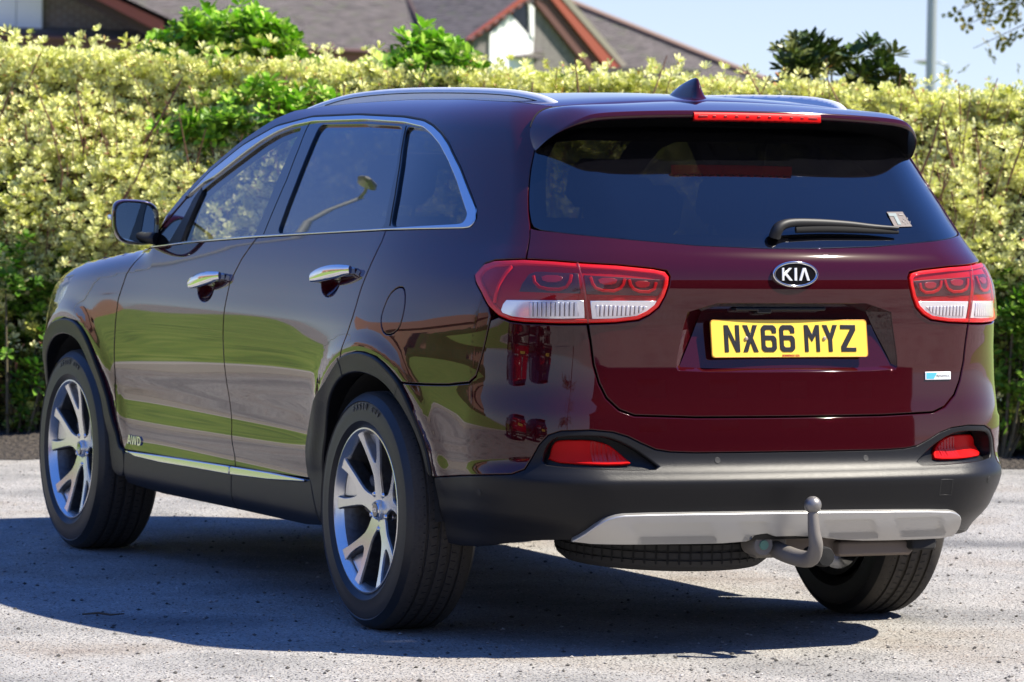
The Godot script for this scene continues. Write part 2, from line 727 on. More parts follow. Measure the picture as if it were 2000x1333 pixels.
func car_materials() -> void:
	var flake := NoiseTexture2D.new()
	flake.width = 512
	flake.height = 512
	flake.seamless = true
	flake.as_normal_map = true
	flake.bump_strength = 1.0
	var fl := FastNoiseLite.new()
	fl.seed = 5
	fl.noise_type = FastNoiseLite.TYPE_CELLULAR
	fl.cellular_return_type = FastNoiseLite.RETURN_CELL_VALUE
	fl.frequency = 0.25
	flake.noise = fl
	M.paint = mat(lin(.030, .0016, .0036), 0.05, 0.0, 1.0)
	M.paint.metallic_specular = 0.2
	M.black_gloss = mat(lin(.006, .006, .007), 0.08, 0.0, 0.6)
	M.chrome = mat(lin(.72, .73, .75), 0.06, 1.0)
	M.chrome_satin = mat(lin(.62, .63, .65), 0.16, 1.0)
	M.letter = mat(lin(.80, .81, .82), 0.22, 0.35)
	M.alloy = mat(lin(.70, .70, .69), 0.24, 0.9)
	M.alloy_dark = mat(lin(.20, .20, .21), 0.35, 0.9)
	M.silver = mat(lin(.47, .465, .45), 0.36, 0.7)
	var dust := NoiseTexture2D.new()
	dust.width = 512
	dust.height = 512
	dust.seamless = true
	var dn := FastNoiseLite.new()
	dn.seed = 23
	dn.frequency = 0.02
	dn.fractal_octaves = 5
	dust.noise = dn
	var dr := Gradient.new()
	dr.offsets = PackedFloat32Array([0.25, 0.55, 0.8])
	dr.colors = PackedColorArray([Color(.80, .79, .77), Color(.97, .97, .96), Color(.88, .85, .80)])
	dust.color_ramp = dr
	for k in [M.alloy_dark]:
		k.albedo_texture = dust
		k.uv1_triplanar = true
		k.uv1_scale = Vector3(2.6, 2.6, 2.6)
	M.dust = dust
	M.black = mat(lin(.004, .004, .004), 0.9)
	M.rail = mat(lin(.74, .75, .76), 0.34, 0.35)
	M.under = mat(lin(.012, .012, .012), 0.85)
	M.seal = mat(lin(.008, .008, .008), 0.55)
	var grain := NoiseTexture2D.new()
	grain.width = 512
	grain.height = 512
	grain.seamless = true
	var gn := FastNoiseLite.new()
	gn.seed = 11
	gn.frequency = 0.12
	grain.noise = gn
	M.plastic = mat(lin(.009, .009, .010), 0.37)
	M.plastic.metallic_specular = 0.34
	M.plastic.heightmap_enabled = true
	M.plastic.heightmap_texture = grain
	M.plastic.heightmap_scale = 0.035
	M.plastic.uv1_triplanar = true
	M.plastic.uv1_scale = Vector3(9, 9, 9)
	M.glass_dark = glass(lin(.002, .002, .003), 0.96)
	M.glass_dark.clearcoat_enabled = true
	M.glass_dark.clearcoat = 1.0
	M.glass_dark.clearcoat_roughness = 0.0
	M.glass_front = glass(lin(.004, .006, .007), 0.55)
	M.glass_front.clearcoat_enabled = true
	M.glass_front.clearcoat = 1.0
	M.glass_front.clearcoat_roughness = 0.0
	M.glass_clear = glass(lin(.02, .03, .03), 0.16)
	M.lens = glass(lin(.6, .05, .05), 0.05)
	M.red = mat(lin(.30, .003, .006), 0.5)
	M.red_bright = mat(lin(.60, .006, .006), 0.4)
	M.red.metallic_specular = 0.2
	M.red_bright.metallic_specular = 0.25
	M.red_deep = mat(lin(.20, .004, .006), 0.3)
	M.smoked = mat(lin(.016, .001, .002), 0.4)
	M.reflector_silver = mat(lin(.84, .85, .87), 0.16, 0.6)
	M.ribbed = mat(lin(.74, .75, .78), 0.18, 0.5)
	M.tyre = mat(lin(.012, .012, .0125), 0.46)
	M.tread = mat(lin(.050, .044, .038), 0.85)
	for k in [M.tread, M.tyre]:
		k.albedo_texture = M.dust
		k.uv1_triplanar = true
		k.uv1_scale = Vector3(5, 5, 5)
	M.steel = mat(lin(.30, .29, .28), 0.4, 0.8)
	M.iron = mat(lin(.17, .155, .14), 0.62, 0.3)
	M.cloth = mat(lin(.016, .016, .018), 0.9)
	M.yellow = mat(lin(.80, .53, .06), 0.35)
	M.ink = mat(lin(.008, .008, .009), 0.4)
	M.blue_badge = mat(lin(.08, .38, .62), 0.3)
	M.white = mat(lin(.75, .76, .77), 0.35)


func body_panels() -> void:
	var roof := V(ROOF)
	var flank := V(ROOF)
	flank.append_array(V([.92, 1.588, .968, 1.575, .995, 1.552, .975, 1.51, .948, 1.465, .936, 1.417, .906, 1.349, .879, 1.296, .853, 1.253, .841, 1.216, .840, 1.157, .98, 1.150, 1.037, 1.139, 1.064, 1.117, 1.077, 1.101, 1.056, 1.080, 1.008, 1.050, .963, 1.011, .952, .985,
		.969, .924, .989, .863, 1.010, .813, 1.046, .792, 1.178, .780, 1.329, .774, 1.455, .772, 1.536, .813, 1.612, .841, 1.70, .851, 1.763, .850, 1.84, .838, 1.893, .822, 1.866, .884, 1.834, .951, 1.814, 1.043, 1.784, 1.124, 1.765, 1.184, 1.766, 1.219]))
	var dlo := V(DLO_OUT)
	for k in range(4, dlo.size()):
		flank.append(dlo[k])
	flank.append(Vector2(3.728, 1.205))
	var flap := soften(V([1.62, .935, 1.63, .97, 1.605, 1.03, 1.56, 1.055, 1.515, 1.055, 1.488, 1.02, 1.483, .97, 1.495, .93, 1.54, .908, 1.59, .908]))
	skin("rear_quarter_panel", flank, [flap], M.paint, car, 0.0, 0.0022, 0.02, true, 0.03, 0.02)
	var flap_in := inset(flap, 0.004) if not Geometry2D.is_polygon_clockwise(flap) else inset(flap, -0.004)
	skin("fuel_flap", flap_in, [], M.paint, car, 0.0, 0.002, 0.02, false, 0.02, 0.02)
	# doors
	var cut_b := [2.801, 1.174, 2.878, 1.105, 2.945, 1.022, 2.966, .907, 2.972, .753, 2.972, .62, 2.965, .5, 2.942, .412]
	var fd := V([3.845, 1.111, 3.405, 1.143])
	var b_line := V(cut_b)
	for p in b_line:
		fd.append(p + Vector2(0.0025, 0))
	fd.append_array(V([3.45, .402, 4.03, .396, 4.047, .5, 4.055, .6, 4.038, .7, 4.008, .824, 3.990, .927, 3.947, 1.02]))
	skin("front_door", fd, [bowl_outline(HANDLES[0], 1.0)], M.paint, car, 0.0, 0.0022, 0.02)
	var rd := V([2.796, 1.174, 2.3, 1.197, 1.771, 1.219, 1.769, 1.184, 1.789, 1.124, 1.819, 1.043, 1.839, .951, 1.871, .884, 1.898, .824, 1.985, .774, 2.05, .735, 2.137, .692, 2.20, .645, 2.248, .598, 2.277, .55, 2.286, .5, 2.284, .422, 2.6, .415])
	for k in range(b_line.size() - 1, 0, -1):
		rd.append(b_line[k] - Vector2(0.0025, 0))
	skin("rear_door", rd, [bowl_outline(HANDLES[1], 1.0)], M.paint, car, 0.0, 0.0022, 0.02)
	# front wing and nose, in one with the front bumper
	var wing := V([3.852, 1.113, 3.953, 1.02, 3.996, .927, 4.014, .824, 4.044, .7, 4.061, .6, 4.055, .5, 4.04, .40, 4.085, .488, 4.15, .601, 4.198, .702, 4.262, .789, 4.362, .838, 4.53, .846, 4.708, .817, 4.82, .75, 4.91, .66, 4.97, .56, 5.0, .46, 5.02, .32, 5.5, .32, 6.22, .32, 6.22, .88, 5.7, .89, 5.3, .925])
	for k in 12:
		var s := 5.1 - k * 0.11
		wing.append(Vector2(s, bonnet(SZ - s) - 0.006))
	var hl := V([4.515, 1.0, 4.60, .99, 4.75, .97, 5.05, .945, 5.3, .905, 5.5, .87, 5.5, .81, 5.2, .82, 4.9, .84, 4.70, .862, 4.60, .90, 4.56, .935])
	skin("front_wing", wing, [hl], M.paint, car, 0.0, 0.002, 0.02)
	skin("headlamp", hl, [], M.reflector_silver, car, -0.03, 0.001, 0.01)
	skin("headlamp_lens", hl, [], M.glass_clear, car, -0.002, 0.001, 0.004)
	# rear bumper, painted part
	var bump := V(CLAD_TOP)
	bump.append_array(V([1.304, .499, 1.351, .608, 1.393, .681, 1.455, .767, 1.329, .769, 1.178, .775, 1.042, .787, 1.006, .808, .985, .863, .965, .924, .950, .974, .919, .984, .877, .972, .827, .968, .714, .967, .640, .969, .6305, .92, .6215, .856, .6055, .801, .583, .757, .545, .722, .50, .7055, .31, .6995, 0.0, .699]))
	var whole := V([])
	for p in bump:
		whole.append(p)
	for p in flip(bump):
		if absf(p.x) > 1e-5:
			whole.append(p)
	var step_out := func(_s: float, y: float) -> float: return 0.006 * sst(0.70, 0.685, y)
	skin("rear_bumper", whole, [], M.paint, car, step_out, 0.0025, 0.03, false, 0.025, 0.015, [.695, .69, .685])
	# tailgate with the plate recess cut out
	var gate := V([0.0, .7045, .31, .705, .498, .711, .541, .727, .578, .761, .60, .803, .616, .856, .625, .92, .634, .970, .554, .974, .487, .982, .454, .998, .427, 1.020, .410, 1.053, .399, 1.086, .395, 1.112, .404, 1.129, .447, 1.136, .556, 1.146, .667, 1.151, .745, 1.155, .834, 1.157, .838, 1.216, .846, 1.244, .83, 1.240, .813, 1.238, .728, 1.233, .5, 1.2165, .294, 1.201, .076, 1.194, 0.0, 1.194])
	var gate2 := V([])
	for p in gate:
		gate2.append(p)
	for p in flip(gate):
		if absf(p.x) > 1e-5:
			gate2.append(p)
	var hole := soften(V([.332, 1.033, .356, .93, .370, .850, .360, .836, 0, .834, -.360, .836, -.370, .850, -.356, .93, -.332, 1.033, 0, 1.034]))
	skin("tailgate", gate2, [hole], M.paint, car, 0.0, 0.0025, 0.012, false, 0.025, 0.015)
	# the recess: its floor leans out towards the bottom, its cheeks splay
	var b := MB.new()
	var ring_out := resample(hole, 0.03)
	var floor_p := func(q: Vector2) -> Vector3:
		var t := clampf((q.y - 0.835) / 0.2, 0.0, 1.0)
		var x := q.x * lerpf(0.975, 0.80, t)
		var y := 0.843 + (q.y - 0.834) * 0.93
		var r := on_body(x, y)
		return r[0] + r[1] * lerpf(-0.012, -0.052, t)
	for k in ring_out.size():
		var p := ring_out[k]
		var q := ring_out[(k + 1) % ring_out.size()]
		var rp := on_body(p.x, p.y)
		var rq := on_body(q.x, q.y)
		var mid: Vector3 = on_body(0, .93)[0] - Vector3(0, 0, 0.03)
		b.flat(rp[0] - rp[1] * 0.004, rq[0] - rq[1] * 0.004, floor_p.call(q), floor_p.call(p), mid - rp[0])
	var rows := []
	for i in 13:
		var line := []
		for j in 17:
			var y := lerpf(.834, 1.034, i / 12.0)
			var w := lerpf(.368, .332, i / 12.0)
			line.append(floor_p.call(Vector2(lerpf(-w, w, j / 16.0), y)))
		rows.append(line)
	b.sheet(rows, Vector3(0, 0, 1))
	put("plate_recess", b, M.paint, car)
	var hb := MB.new()
	hb.box(Vector3(-0.03, 1.017, 0.965), Vector3(0.30, 0.012, 0.035), Basis(), 0.004)
	hb.box(Vector3(-0.085, 1.012, 0.968), Vector3(0.05, 0.02, 0.03), Basis(), 0.005)
	put("tailgate_release", hb, M.black_gloss, car)
	# roof, windscreen and bonnet span from flank to flank
	var rr := []
	for i in range(6, roof.size()):
		for e in ([0.0, 0.5] if i < roof.size() - 1 else [0.0]):
			rr.append(roof[i].lerp(roof[mini(i + 1, roof.size() - 1)], e))
	rows = []
	var liner := []
	for q in rr:
		var p: Vector3 = on_body(q.x, q.y)[0]
		var line := []
		var low := []
		var zz := clampf((p.z + 1.4) / 1.9, 0.0, 1.0)
		var crown := 0.034 - 0.01 * absf(zz - 0.5)
		for j in 21:
			var u := -1.0 + j / 10.0
			var pt := Vector3(p.x * -u, p.y + crown * (1 - u * u), p.z + 0.0 * (1 - u * u) - (0.09 * (1 - zz) * (1 - u * u) if p.z < -0.9 else 0.0))
			line.append(pt + Vector3(0, -0.001, 0))
			low.append(pt - Vector3(0, 0.03, 0))
		rows.append(line)
		liner.append(low)
	b = MB.new()
	b.sheet(rows, Vector3.UP)
	put("roof", b, M.paint, car)
	b = MB.new()
	b.sheet(liner, Vector3.DOWN)
	put("roof_lining", b, mat(lin(.06, .058, .055), 0.95), car)
	rows = []
	for i in 7:
		for e in ([0.0, 0.5] if i < 6 else [0.0]):
			var q := roof[i].lerp(roof[mini(i + 1, 6)], e)
			var p: Vector3 = on_body(q.x, q.y)[0]
			var line := []
			for j in 21:
				var u := -1.0 + j / 10.0
				line.append(Vector3(p.x * -u * 0.99, p.y - 0.006 + 0.024 * (1 - u * u), p.z - (0.09 + 0.08 * (1.6 - p.y)) * (1 - u * u)))
			rows.append(line)
	b = MB.new()
	b.sheet(rows, Vector3(0, 0.5, -1))
	put("windscreen", b, M.glass_clear, car)
	rows = []
	for i in 15:
		var s := 3.86 + i * 0.105
		var y := bonnet(SZ - s) - 0.004
		if s > 5.15:
			y = lerpf(bonnet(SZ - 5.15) - 0.004, .9, (s - 5.15) / 0.2)
		var p: Vector3 = on_body(s, y)[0]
		var line := []
		for j in 21:
			var u := -1.0 + j / 10.0
			var e := 1 - u * u
			line.append(Vector3(p.x * -u, p.y + 0.045 * e, p.z - 0.16 * e))
		rows.append(line)
	b = MB.new()
	b.sheet(rows, Vector3.UP)
	put("bonnet", b, M.paint, car)
	b = MB.new()
	b.box(Vector3(0, 1.085, -2.2), Vector3(1.66, 0.03, 0.34), Basis(), 0.01)
	put("scuttle_panel", b, M.black, car)
	# a dark inner body so that no light leaks through the joints
	var shell := V([0, .34, .70, .34, 1.31, .33, 1.32, .5, 1.38, .62, 1.47, .72, 1.60, .80, 1.735, .815, 1.87, .80, 2.0, .72, 2.09, .62, 2.16, .5, 2.18, .30, 4.0, .30, 4.07, .5, 4.17, .66, 4.30, .77, 4.5, .815, 4.7, .77, 4.85, .66, 4.94, .5, 5.0, .33, 6.2, .33, 6.2, .86, 5.3, .89, 4.9, .96, 4.5, .99, 3.87, 1.09])
	shell.append_array(roof)
	shell.append(Vector2(0, 1.59))
	var side_hole := V([3.5, 1.145, 2.8, 1.185, 1.75, 1.236, 1.34, 1.256, 1.40, 1.325, 1.55, 1.425, 1.70, 1.495, 1.85, 1.535, 2.0, 1.545, 2.4, 1.555, 2.8, 1.545, 3.0, 1.51, 3.2, 1.435, 3.4, 1.352, 3.52, 1.293])
	var back_hole := V([0.0005, 1.23, .5, 1.25, .78, 1.27, .80, 1.29, .84, 1.40, .86, 1.47, .80, 1.52, .5, 1.53, 0.0005, 1.53])
	var lamp_hole := inset(V(LAMP), 0.03) if not Geometry2D.is_polygon_clockwise(V(LAMP)) else inset(V(LAMP), -0.03)
	b = MB.new()
	var behind := func(_s: float, y: float) -> float: return -0.035 - 0.045 * sst(.80, .84, y) * sst(1.16, 1.1, y) - (0.06 * sst(.72, .67, y) * sst(1.2, 1.0, absf(_s)))
	panel(b, shell, [side_hole, back_hole], on_body, 0.06, 0.05, behind, 0.001, 0.0)
	both("inner_body", b, M.black, car)


func glazing() -> void:
	# gloss black frames round the panes, then the panes, then the bright trim
	var frame := V([3.845, 1.116, 3.405, 1.147, 2.8, 1.178, 1.765, 1.223, 1.30, 1.238, 1.264, 1.245, 1.252, 1.262, 1.27, 1.283, 1.343, 1.328, 1.469, 1.411, 1.60, 1.483, 1.68, 1.516, 1.76, 1.539, 1.847, 1.555, 2.016, 1.567, 2.396, 1.576, 2.779, 1.571, 3.039, 1.540, 3.256, 1.477, 3.465, 1.386, 3.613, 1.291, 3.728, 1.203])
	skin("window_frame", frame, [soften(soften(resample(V(GLASS_F), .07))), soften(soften(resample(V(GLASS_R), .07))), soften(soften(resample(V(GLASS_Q), .07)))], M.black_gloss, car, -0.004, 0.002, 0.012)
	for g in [["front_door_window", GLASS_F, M.glass_front], ["rear_door_window", GLASS_R, M.glass_dark], ["quarter_window", GLASS_Q, M.glass_dark]]:
		var p := V(g[1])
		p = inset(p, -0.012) if not Geometry2D.is_polygon_clockwise(p) else inset(p, 0.012)
		skin(g[0], p, [], g[2], car, -0.013, 0.0006, 0.0, true, 0.05, 0.04)
		if g[2] == M.glass_clear:
			skin("window_inner_face", p, [], g[2], car, -0.018, 0.0006, 0.0, true, 0.05, 0.04)
	# shut line between the doors on the black pillar
	var cut := V([2.765, 1.188, 2.745, 1.3, 2.738, 1.37, 2.752, 1.47, 2.785, 1.567, 2.780, 1.567, 2.747, 1.47, 2.733, 1.37, 2.740, 1.3, 2.760, 1.188])
	skin("pillar_joint", cut, [], M.black, car, -0.0032, 0.0006, 0.0)
	var cut2 := V([1.765, 1.235, 1.815, 1.33, 1.875, 1.42, 1.975, 1.545, 1.967, 1.545, 1.867, 1.42, 1.807, 1.33, 1.757, 1.235])
	skin("pillar_joint", cut2, [], M.black, car, -0.0032, 0.0006, 0.0)
	# sash bar between the front window and the mirror sail
	var sash := V([3.62, 1.130, 3.50, 1.139, 3.50, 1.20, 3.48, 1.32, 3.50, 1.335, 3.53, 1.305, 3.56, 1.23])
	skin("window_sash", sash, [], M.seal, car, -0.002, 0.002, 0.01)
	var top_in := [1.752, 1.2275, 2.28, 1.204, 2.842, 1.1805, 3.207, 1.160, 3.55, 1.138, 3.846, 1.122]
	var bright := V(DLO_OUT)
	bright.append_array(V([3.50, 1.345, 3.40, 1.372, 3.22, 1.450, 3.10, 1.497, 3.0, 1.526, 2.9, 1.545, 2.741, 1.559, 2.315, 1.563, 1.99, 1.553, 1.83, 1.5385, 1.75, 1.519, 1.655, 1.486, 1.56, 1.439, 1.46, 1.379, 1.375, 1.318, 1.318, 1.276, 1.315, 1.256, 1.335, 1.248]))
	bright.append_array(V(top_in))
	skin("window_chrome", soften(soften(resample(bright, .07))), [], M.chrome_satin, car, 0.004, 0.003, 0.012)
	# dark drip seal over the chrome
	var seal := V([1.25, 1.268, 1.343, 1.336, 1.469, 1.419, 1.60, 1.491, 1.68, 1.524, 1.76, 1.547, 1.847, 1.563, 2.016, 1.575, 2.396, 1.584, 2.779, 1.579, 3.039, 1.548, 3.256, 1.486, 3.465, 1.395, 3.613, 1.300,
		3.613, 1.294, 3.465, 1.389, 3.256, 1.480, 3.039, 1.543, 2.779, 1.574, 2.396, 1.579, 2.016, 1.570, 1.847, 1.558, 1.76, 1.542, 1.68, 1.519, 1.60, 1.486, 1.469, 1.414, 1.343, 1.331, 1.25, 1.263])
	skin("window_seal", soften(resample(seal, .07)), [], M.seal, car, 0.003, 0.001, 0.01)
	# rear window
	var half := [0.0, 1.196, .076, 1.196, .294, 1.203, .5, 1.2185, .728, 1.235, .80, 1.241, .835, 1.250, .849, 1.262, .873, 1.296, .901, 1.349, .931, 1.417, .944, 1.465, .95, 1.50, .90, 1.54, .8, 1.555, .5, 1.565, 0.0, 1.575]
	skin("rear_window", symmetrical(half), [], M.glass_dark, car, -0.004, 0.002, 0.005, false, 0.04, 0.03)
	# printed black border behind the edge of the rear glass
	var b := MB.new()
	var hb := [0.0, 1.225, .3, 1.232, .5, 1.247, .70, 1.262, .775, 1.270, .80, 1.29, .835, 1.38, .855, 1.46, .80, 1.50, .5, 1.515, 0.0, 1.52]
	panel(b, symmetrical([0.0, 1.197, .294, 1.204, .5, 1.220, .728, 1.237, .832, 1.252, .873, 1.3, .929, 1.417, .942, 1.465, .9, 1.535, .5, 1.562, 0.0, 1.573]), [symmetrical(hb)], on_body, 0.04, 0.03, -0.008, 0.001, 0.0)
	put("window_border", b, M.ink, car)
	# sticker low on the right of the rear glass
	b = MB.new()
	panel(b, V([-.400, 1.305, -.405, 1.260, -.472, 1.262, -.460, 1.306]), [], on_body, 0.03, 0.02, -0.001, 0.0006, 0.0)
	var st := put("window_sticker", b, mat(lin(.022, .003, .008), 0.5), car)
	b = MB.new()
	for q in [[-.401, 1.300, -.431, 1.300, -.431, 1.291, -.401, 1.291], [-.418, 1.291, -.431, 1.291, -.433, 1.266, -.420, 1.266]]:
		panel(b, V(q), [], on_body, 0.03, 0.02, 0.0008, 0.0006, 0.0)
	put("figure", b, mat(lin(.07, .11, .125), 0.5), st)
	b = MB.new()
	var rng := RandomNumberGenerator.new()
	rng.seed = 3
	for k in 9:
		var x := rng.randf_range(-.468, -.440)
		var y := rng.randf_range(1.268, 1.285)
		panel(b, V([x, y, x - .005, y + .004, x - .003, y - .003]), [], on_body, 0.03, 0.02, 0.0008, 0.0006, 0.0)
	panel(b, V([-.438, 1.298, -.455, 1.298, -.456, 1.294, -.439, 1.294]), [], on_body, 0.03, 0.02, 0.0008, 0.0006, 0.0)
	put("print", b, mat(lin(.10, .085, .09), .5), st)


func cladding() -> void:
	# wheel arch rings, sills, lower bumper
	var ring := V([2.19, .30, 2.249, .42, 2.284, .422, 2.286, .5, 2.277, .55, 2.248, .598, 2.20, .645, 2.137, .692, 2.05, .735, 1.985, .774, 1.898, .822, 1.84, .838, 1.763, .849, 1.70, .850, 1.612, .840, 1.536, .811, 1.455, .767, 1.393, .681, 1.351, .608, 1.304, .499, 1.333, .499, 1.385, .608, 1.44, .681, 1.50, .727, 1.56, .760, 1.63, .781, 1.75, .790, 1.87, .772, 1.954, .737, 2.03, .682, 2.09, .605, 2.13, .51, 2.148, .43, 2.155, .30])
	skin("wheel_arch_trim", soften(soften(ring)), [], M.plastic, car, 0.012, 0.006, 0.06, true, 0.02, 0.02)
	var ring2 := V([3.99, .30, 3.985, .395, 4.04, .40, 4.085, .488, 4.15, .601, 4.198, .702, 4.262, .789, 4.362, .838, 4.53, .846, 4.708, .817, 4.82, .75, 4.91, .66, 4.97, .56, 5.0, .46, 5.02, .32, 4.95, .32, 4.935, .45, 4.895, .57, 4.83, .67, 4.74, .738, 4.633, .777, 4.5, .79, 4.387, .776, 4.311, .742, 4.24, .66, 4.195, .58, 4.155, .48, 4.12, .38, 4.11, .30])
	skin("wheel_arch_trim", soften(soften(ring2)), [], M.plastic, car, 0.012, 0.006, 0.06, true, 0.02, 0.02)
	# joints across the arch trim
	for q in [[1.897, .823, 1.889, .826, 1.868, .770, 1.876, .767], [1.458, .767, 1.451, .771, 1.50, .726, 1.507, .722]]:
		skin("trim_joint", V(q), [], M.black, car, 0.0126, 0.0006, 0.0)
	var sill := V([2.155, .285, 2.19, .30, 2.249, .42, 2.284, .416, 2.6, .409, 2.94, .404, 3.45, .395, 3.98, .389, 4.0, .30, 3.99, .28, 3.69, .268, 2.94, .272, 2.35, .272])
	skin("sill_trim", sill, [], M.plastic, car, 0.012, 0.005, 0.05)
	skin("sill_joint", V([2.946, .402, 2.950, .323, 2.944, .274, 2.939, .274, 2.945, .323, 2.940, .402]), [], M.black, car, 0.0127, 0.0006, 0.0)
	var strip := V([3.955, .395, 3.45, .4035, 2.946, .4115, 2.946, .384, 3.3, .381, 3.6, .377, 3.862, .381])
	skin("door_chrome_strip", strip, [], M.chrome_satin, car, 0.022, 0.004, 0.014)
	strip = V([2.938, .4115, 2.6, .4165, 2.29, .417, 2.285, .409, 2.6, .393, 2.938, .384])
	skin("door_chrome_strip", strip, [], M.chrome_satin, car, 0.022, 0.004, 0.014)
	# lower bumper with the two lamp pockets
	var low := V(CLAD_TOP)
	low.append_array(V([1.302, .497, 1.30, .45, 1.295, .40, 1.30, .298, 1.208, .297, 1.083, .302, .98, .312, .879, .326, .762, .338, .676, .343, .4, .343, 0.0, .340]))
	var whole := V([])
	for p in low:
		whole.append(p)
	for p in flip(low):
		if absf(p.x) > 1e-5:
			whole.append(p)
	var pocket := V([.762, .566, .758, .60, .742, .632, .712, .647, .606, .650, .556, .640, .50, .612, .456, .581, .425, .555, .5, .553, .6, .556, .70, .560])
	skin("rear_bumper_cladding", whole, [soften(pocket), soften(flip(pocket))], M.plastic, car, 0.004, 0.005, 0.05, false, 0.025, 0.015, [.512, .518, .524, .530, .537])
	var deep := func(s: float, y: float) -> float: return -0.012 - 0.05 * sst(.555, .60, y) * sst(.40, .60, absf(s))
	var wide := inset(pocket, -0.012) if not Geometry2D.is_polygon_clockwise(pocket) else inset(pocket, 0.012)
	skin("fog_lamp_pocket", wide, [], M.plastic, car, deep, 0.001, 0.0)
	var lampp := soften(V([.752, .574, .750, .598, .740, .624, .718, .635, .612, .637, .568, .627, .54, .609, .508, .578, .513, .570, .6, .570]))
	var sit := func(s: float, y: float) -> float: return deep.call(s, y) + 0.015
	for e in [1, -1]:
		var l := lampp if e == 1 else flip(lampp)
		var h := skin("rear_fog_lamp", l, [], M.red_bright, car, sit, 0.004, 0.02, false)[0] as Node3D
		# the inner half shows its bulb chamber through the red
		var b := MB.new()
		var dark := V([.617, .632, .602, .633, .57, .622, .545, .605, .52, .582, .528, .577, .617, .577])
		panel(b, dark if e == 1 else flip(dark), [], on_body, 0.03, 0.02, func(s: float, y: float) -> float: return sit.call(s, y) + 0.0008, 0.0006, 0.0)
		put("bulb_chamber", b, mat(lin(.45, .008, .008), 0.2), h)
		b = MB.new()
		for k in 7:
			var s := .61 - k * .013
			var y1 := minf(.628, .628 - maxf(0.0, (.575 - s)) * 0.8)
			panel(b, V([s * e, y1, (s - .0035) * e, y1, (s - .0035) * e, .58, s * e, .58]), [], on_body, 0.03, 0.02, func(ss: float, y: float) -> float: return sit.call(ss, y) + 0.002, 0.0008, 0.001)
		put("lens_rib", b, M.red_bright, h)
	# parking sensors and the towing eye cover
	for q in [[.978, .473], [.247, .577], [-.247, .576], [-.69, .503]]:
		var b := MB.new()
		var disc := PackedVector2Array()
		var hole := PackedVector2Array()
		for k in 16:
			var d := Vector2(cos(TAU * k / 16.0), sin(TAU * k / 16.0))
			disc.append(Vector2(q[0], q[1]) + d * 0.0095)
			hole.append(Vector2(q[0], q[1]) + d * 0.0075)
		panel(b, disc, [], on_body, 0.01, 0.01, 0.0055, 0.001, 0.0)
		put("parking_sensor", b, M.seal, car)
	var b := MB.new()
	panel(b, V([-.498, .512, -.540, .511, -.543, .462, -.500, .463]), [V([-.501, .509, -.537, .508, -.540, .465, -.503, .466])], on_body, 0.02, 0.02, 0.0046, 0.0006, 0.0)
	put("towing_eye_cover", b, M.seal, car)
	# silver skid plate with three pressed panels
	var plate := soften(V([.676, .347, .64, .37, .60, .409, .57, .425, .53, .431, .27, .432, 0, .431, -.27, .428, -.53, .421, -.575, .412, -.600, .392, -.615, .36, -.60, .339, -.4, .339, -.20, .343, -.05, .362, .10, .362, .16, .345, .4, .345]))
	var press := func(s: float, y: float) -> float:
		var o := 0.023
		var base := sst(.408, .398, y) * sst(.352, .360, y)
		for m in [[.50, .24], [.17, .06], [-.11, -.30], [-.36, -.545]]:
			var a: float = m[0]
			var e: float = m[1]
			var k := (y - .37) * 0.7
			o -= 0.017 * base * sst(a + k, a - .02 + k, s) * sst(e + k, e + .02 + k, s)
		return o
	skin("skid_plate", plate, [], M.silver, car, press, 0.004, 0.03, false, 0.01, 0.01)


func stroke(b: MB, pts: Array, width: float, map: Callable, off: float, high: float) -> void:
	# a raised line of even width along a path on a surface
	var l := PackedVector2Array()
	var r := PackedVector2Array()
	for i in pts.size():
		var a: Vector2 = pts[maxi(i - 1, 0)]
		var e: Vector2 = pts[mini(i + 1, pts.size() - 1)]
		var d := (e - a).normalized()
		var w := Vector2(-d.y, d.x) * width * 0.5
		l.append(pts[i] + w)
		r.append(pts[i] - w)
	r.reverse()
	l.append_array(r)
	panel(b, l, [], map, 0.03, 0.03, off + high, minf(high * 0.5, width * 0.2), high)


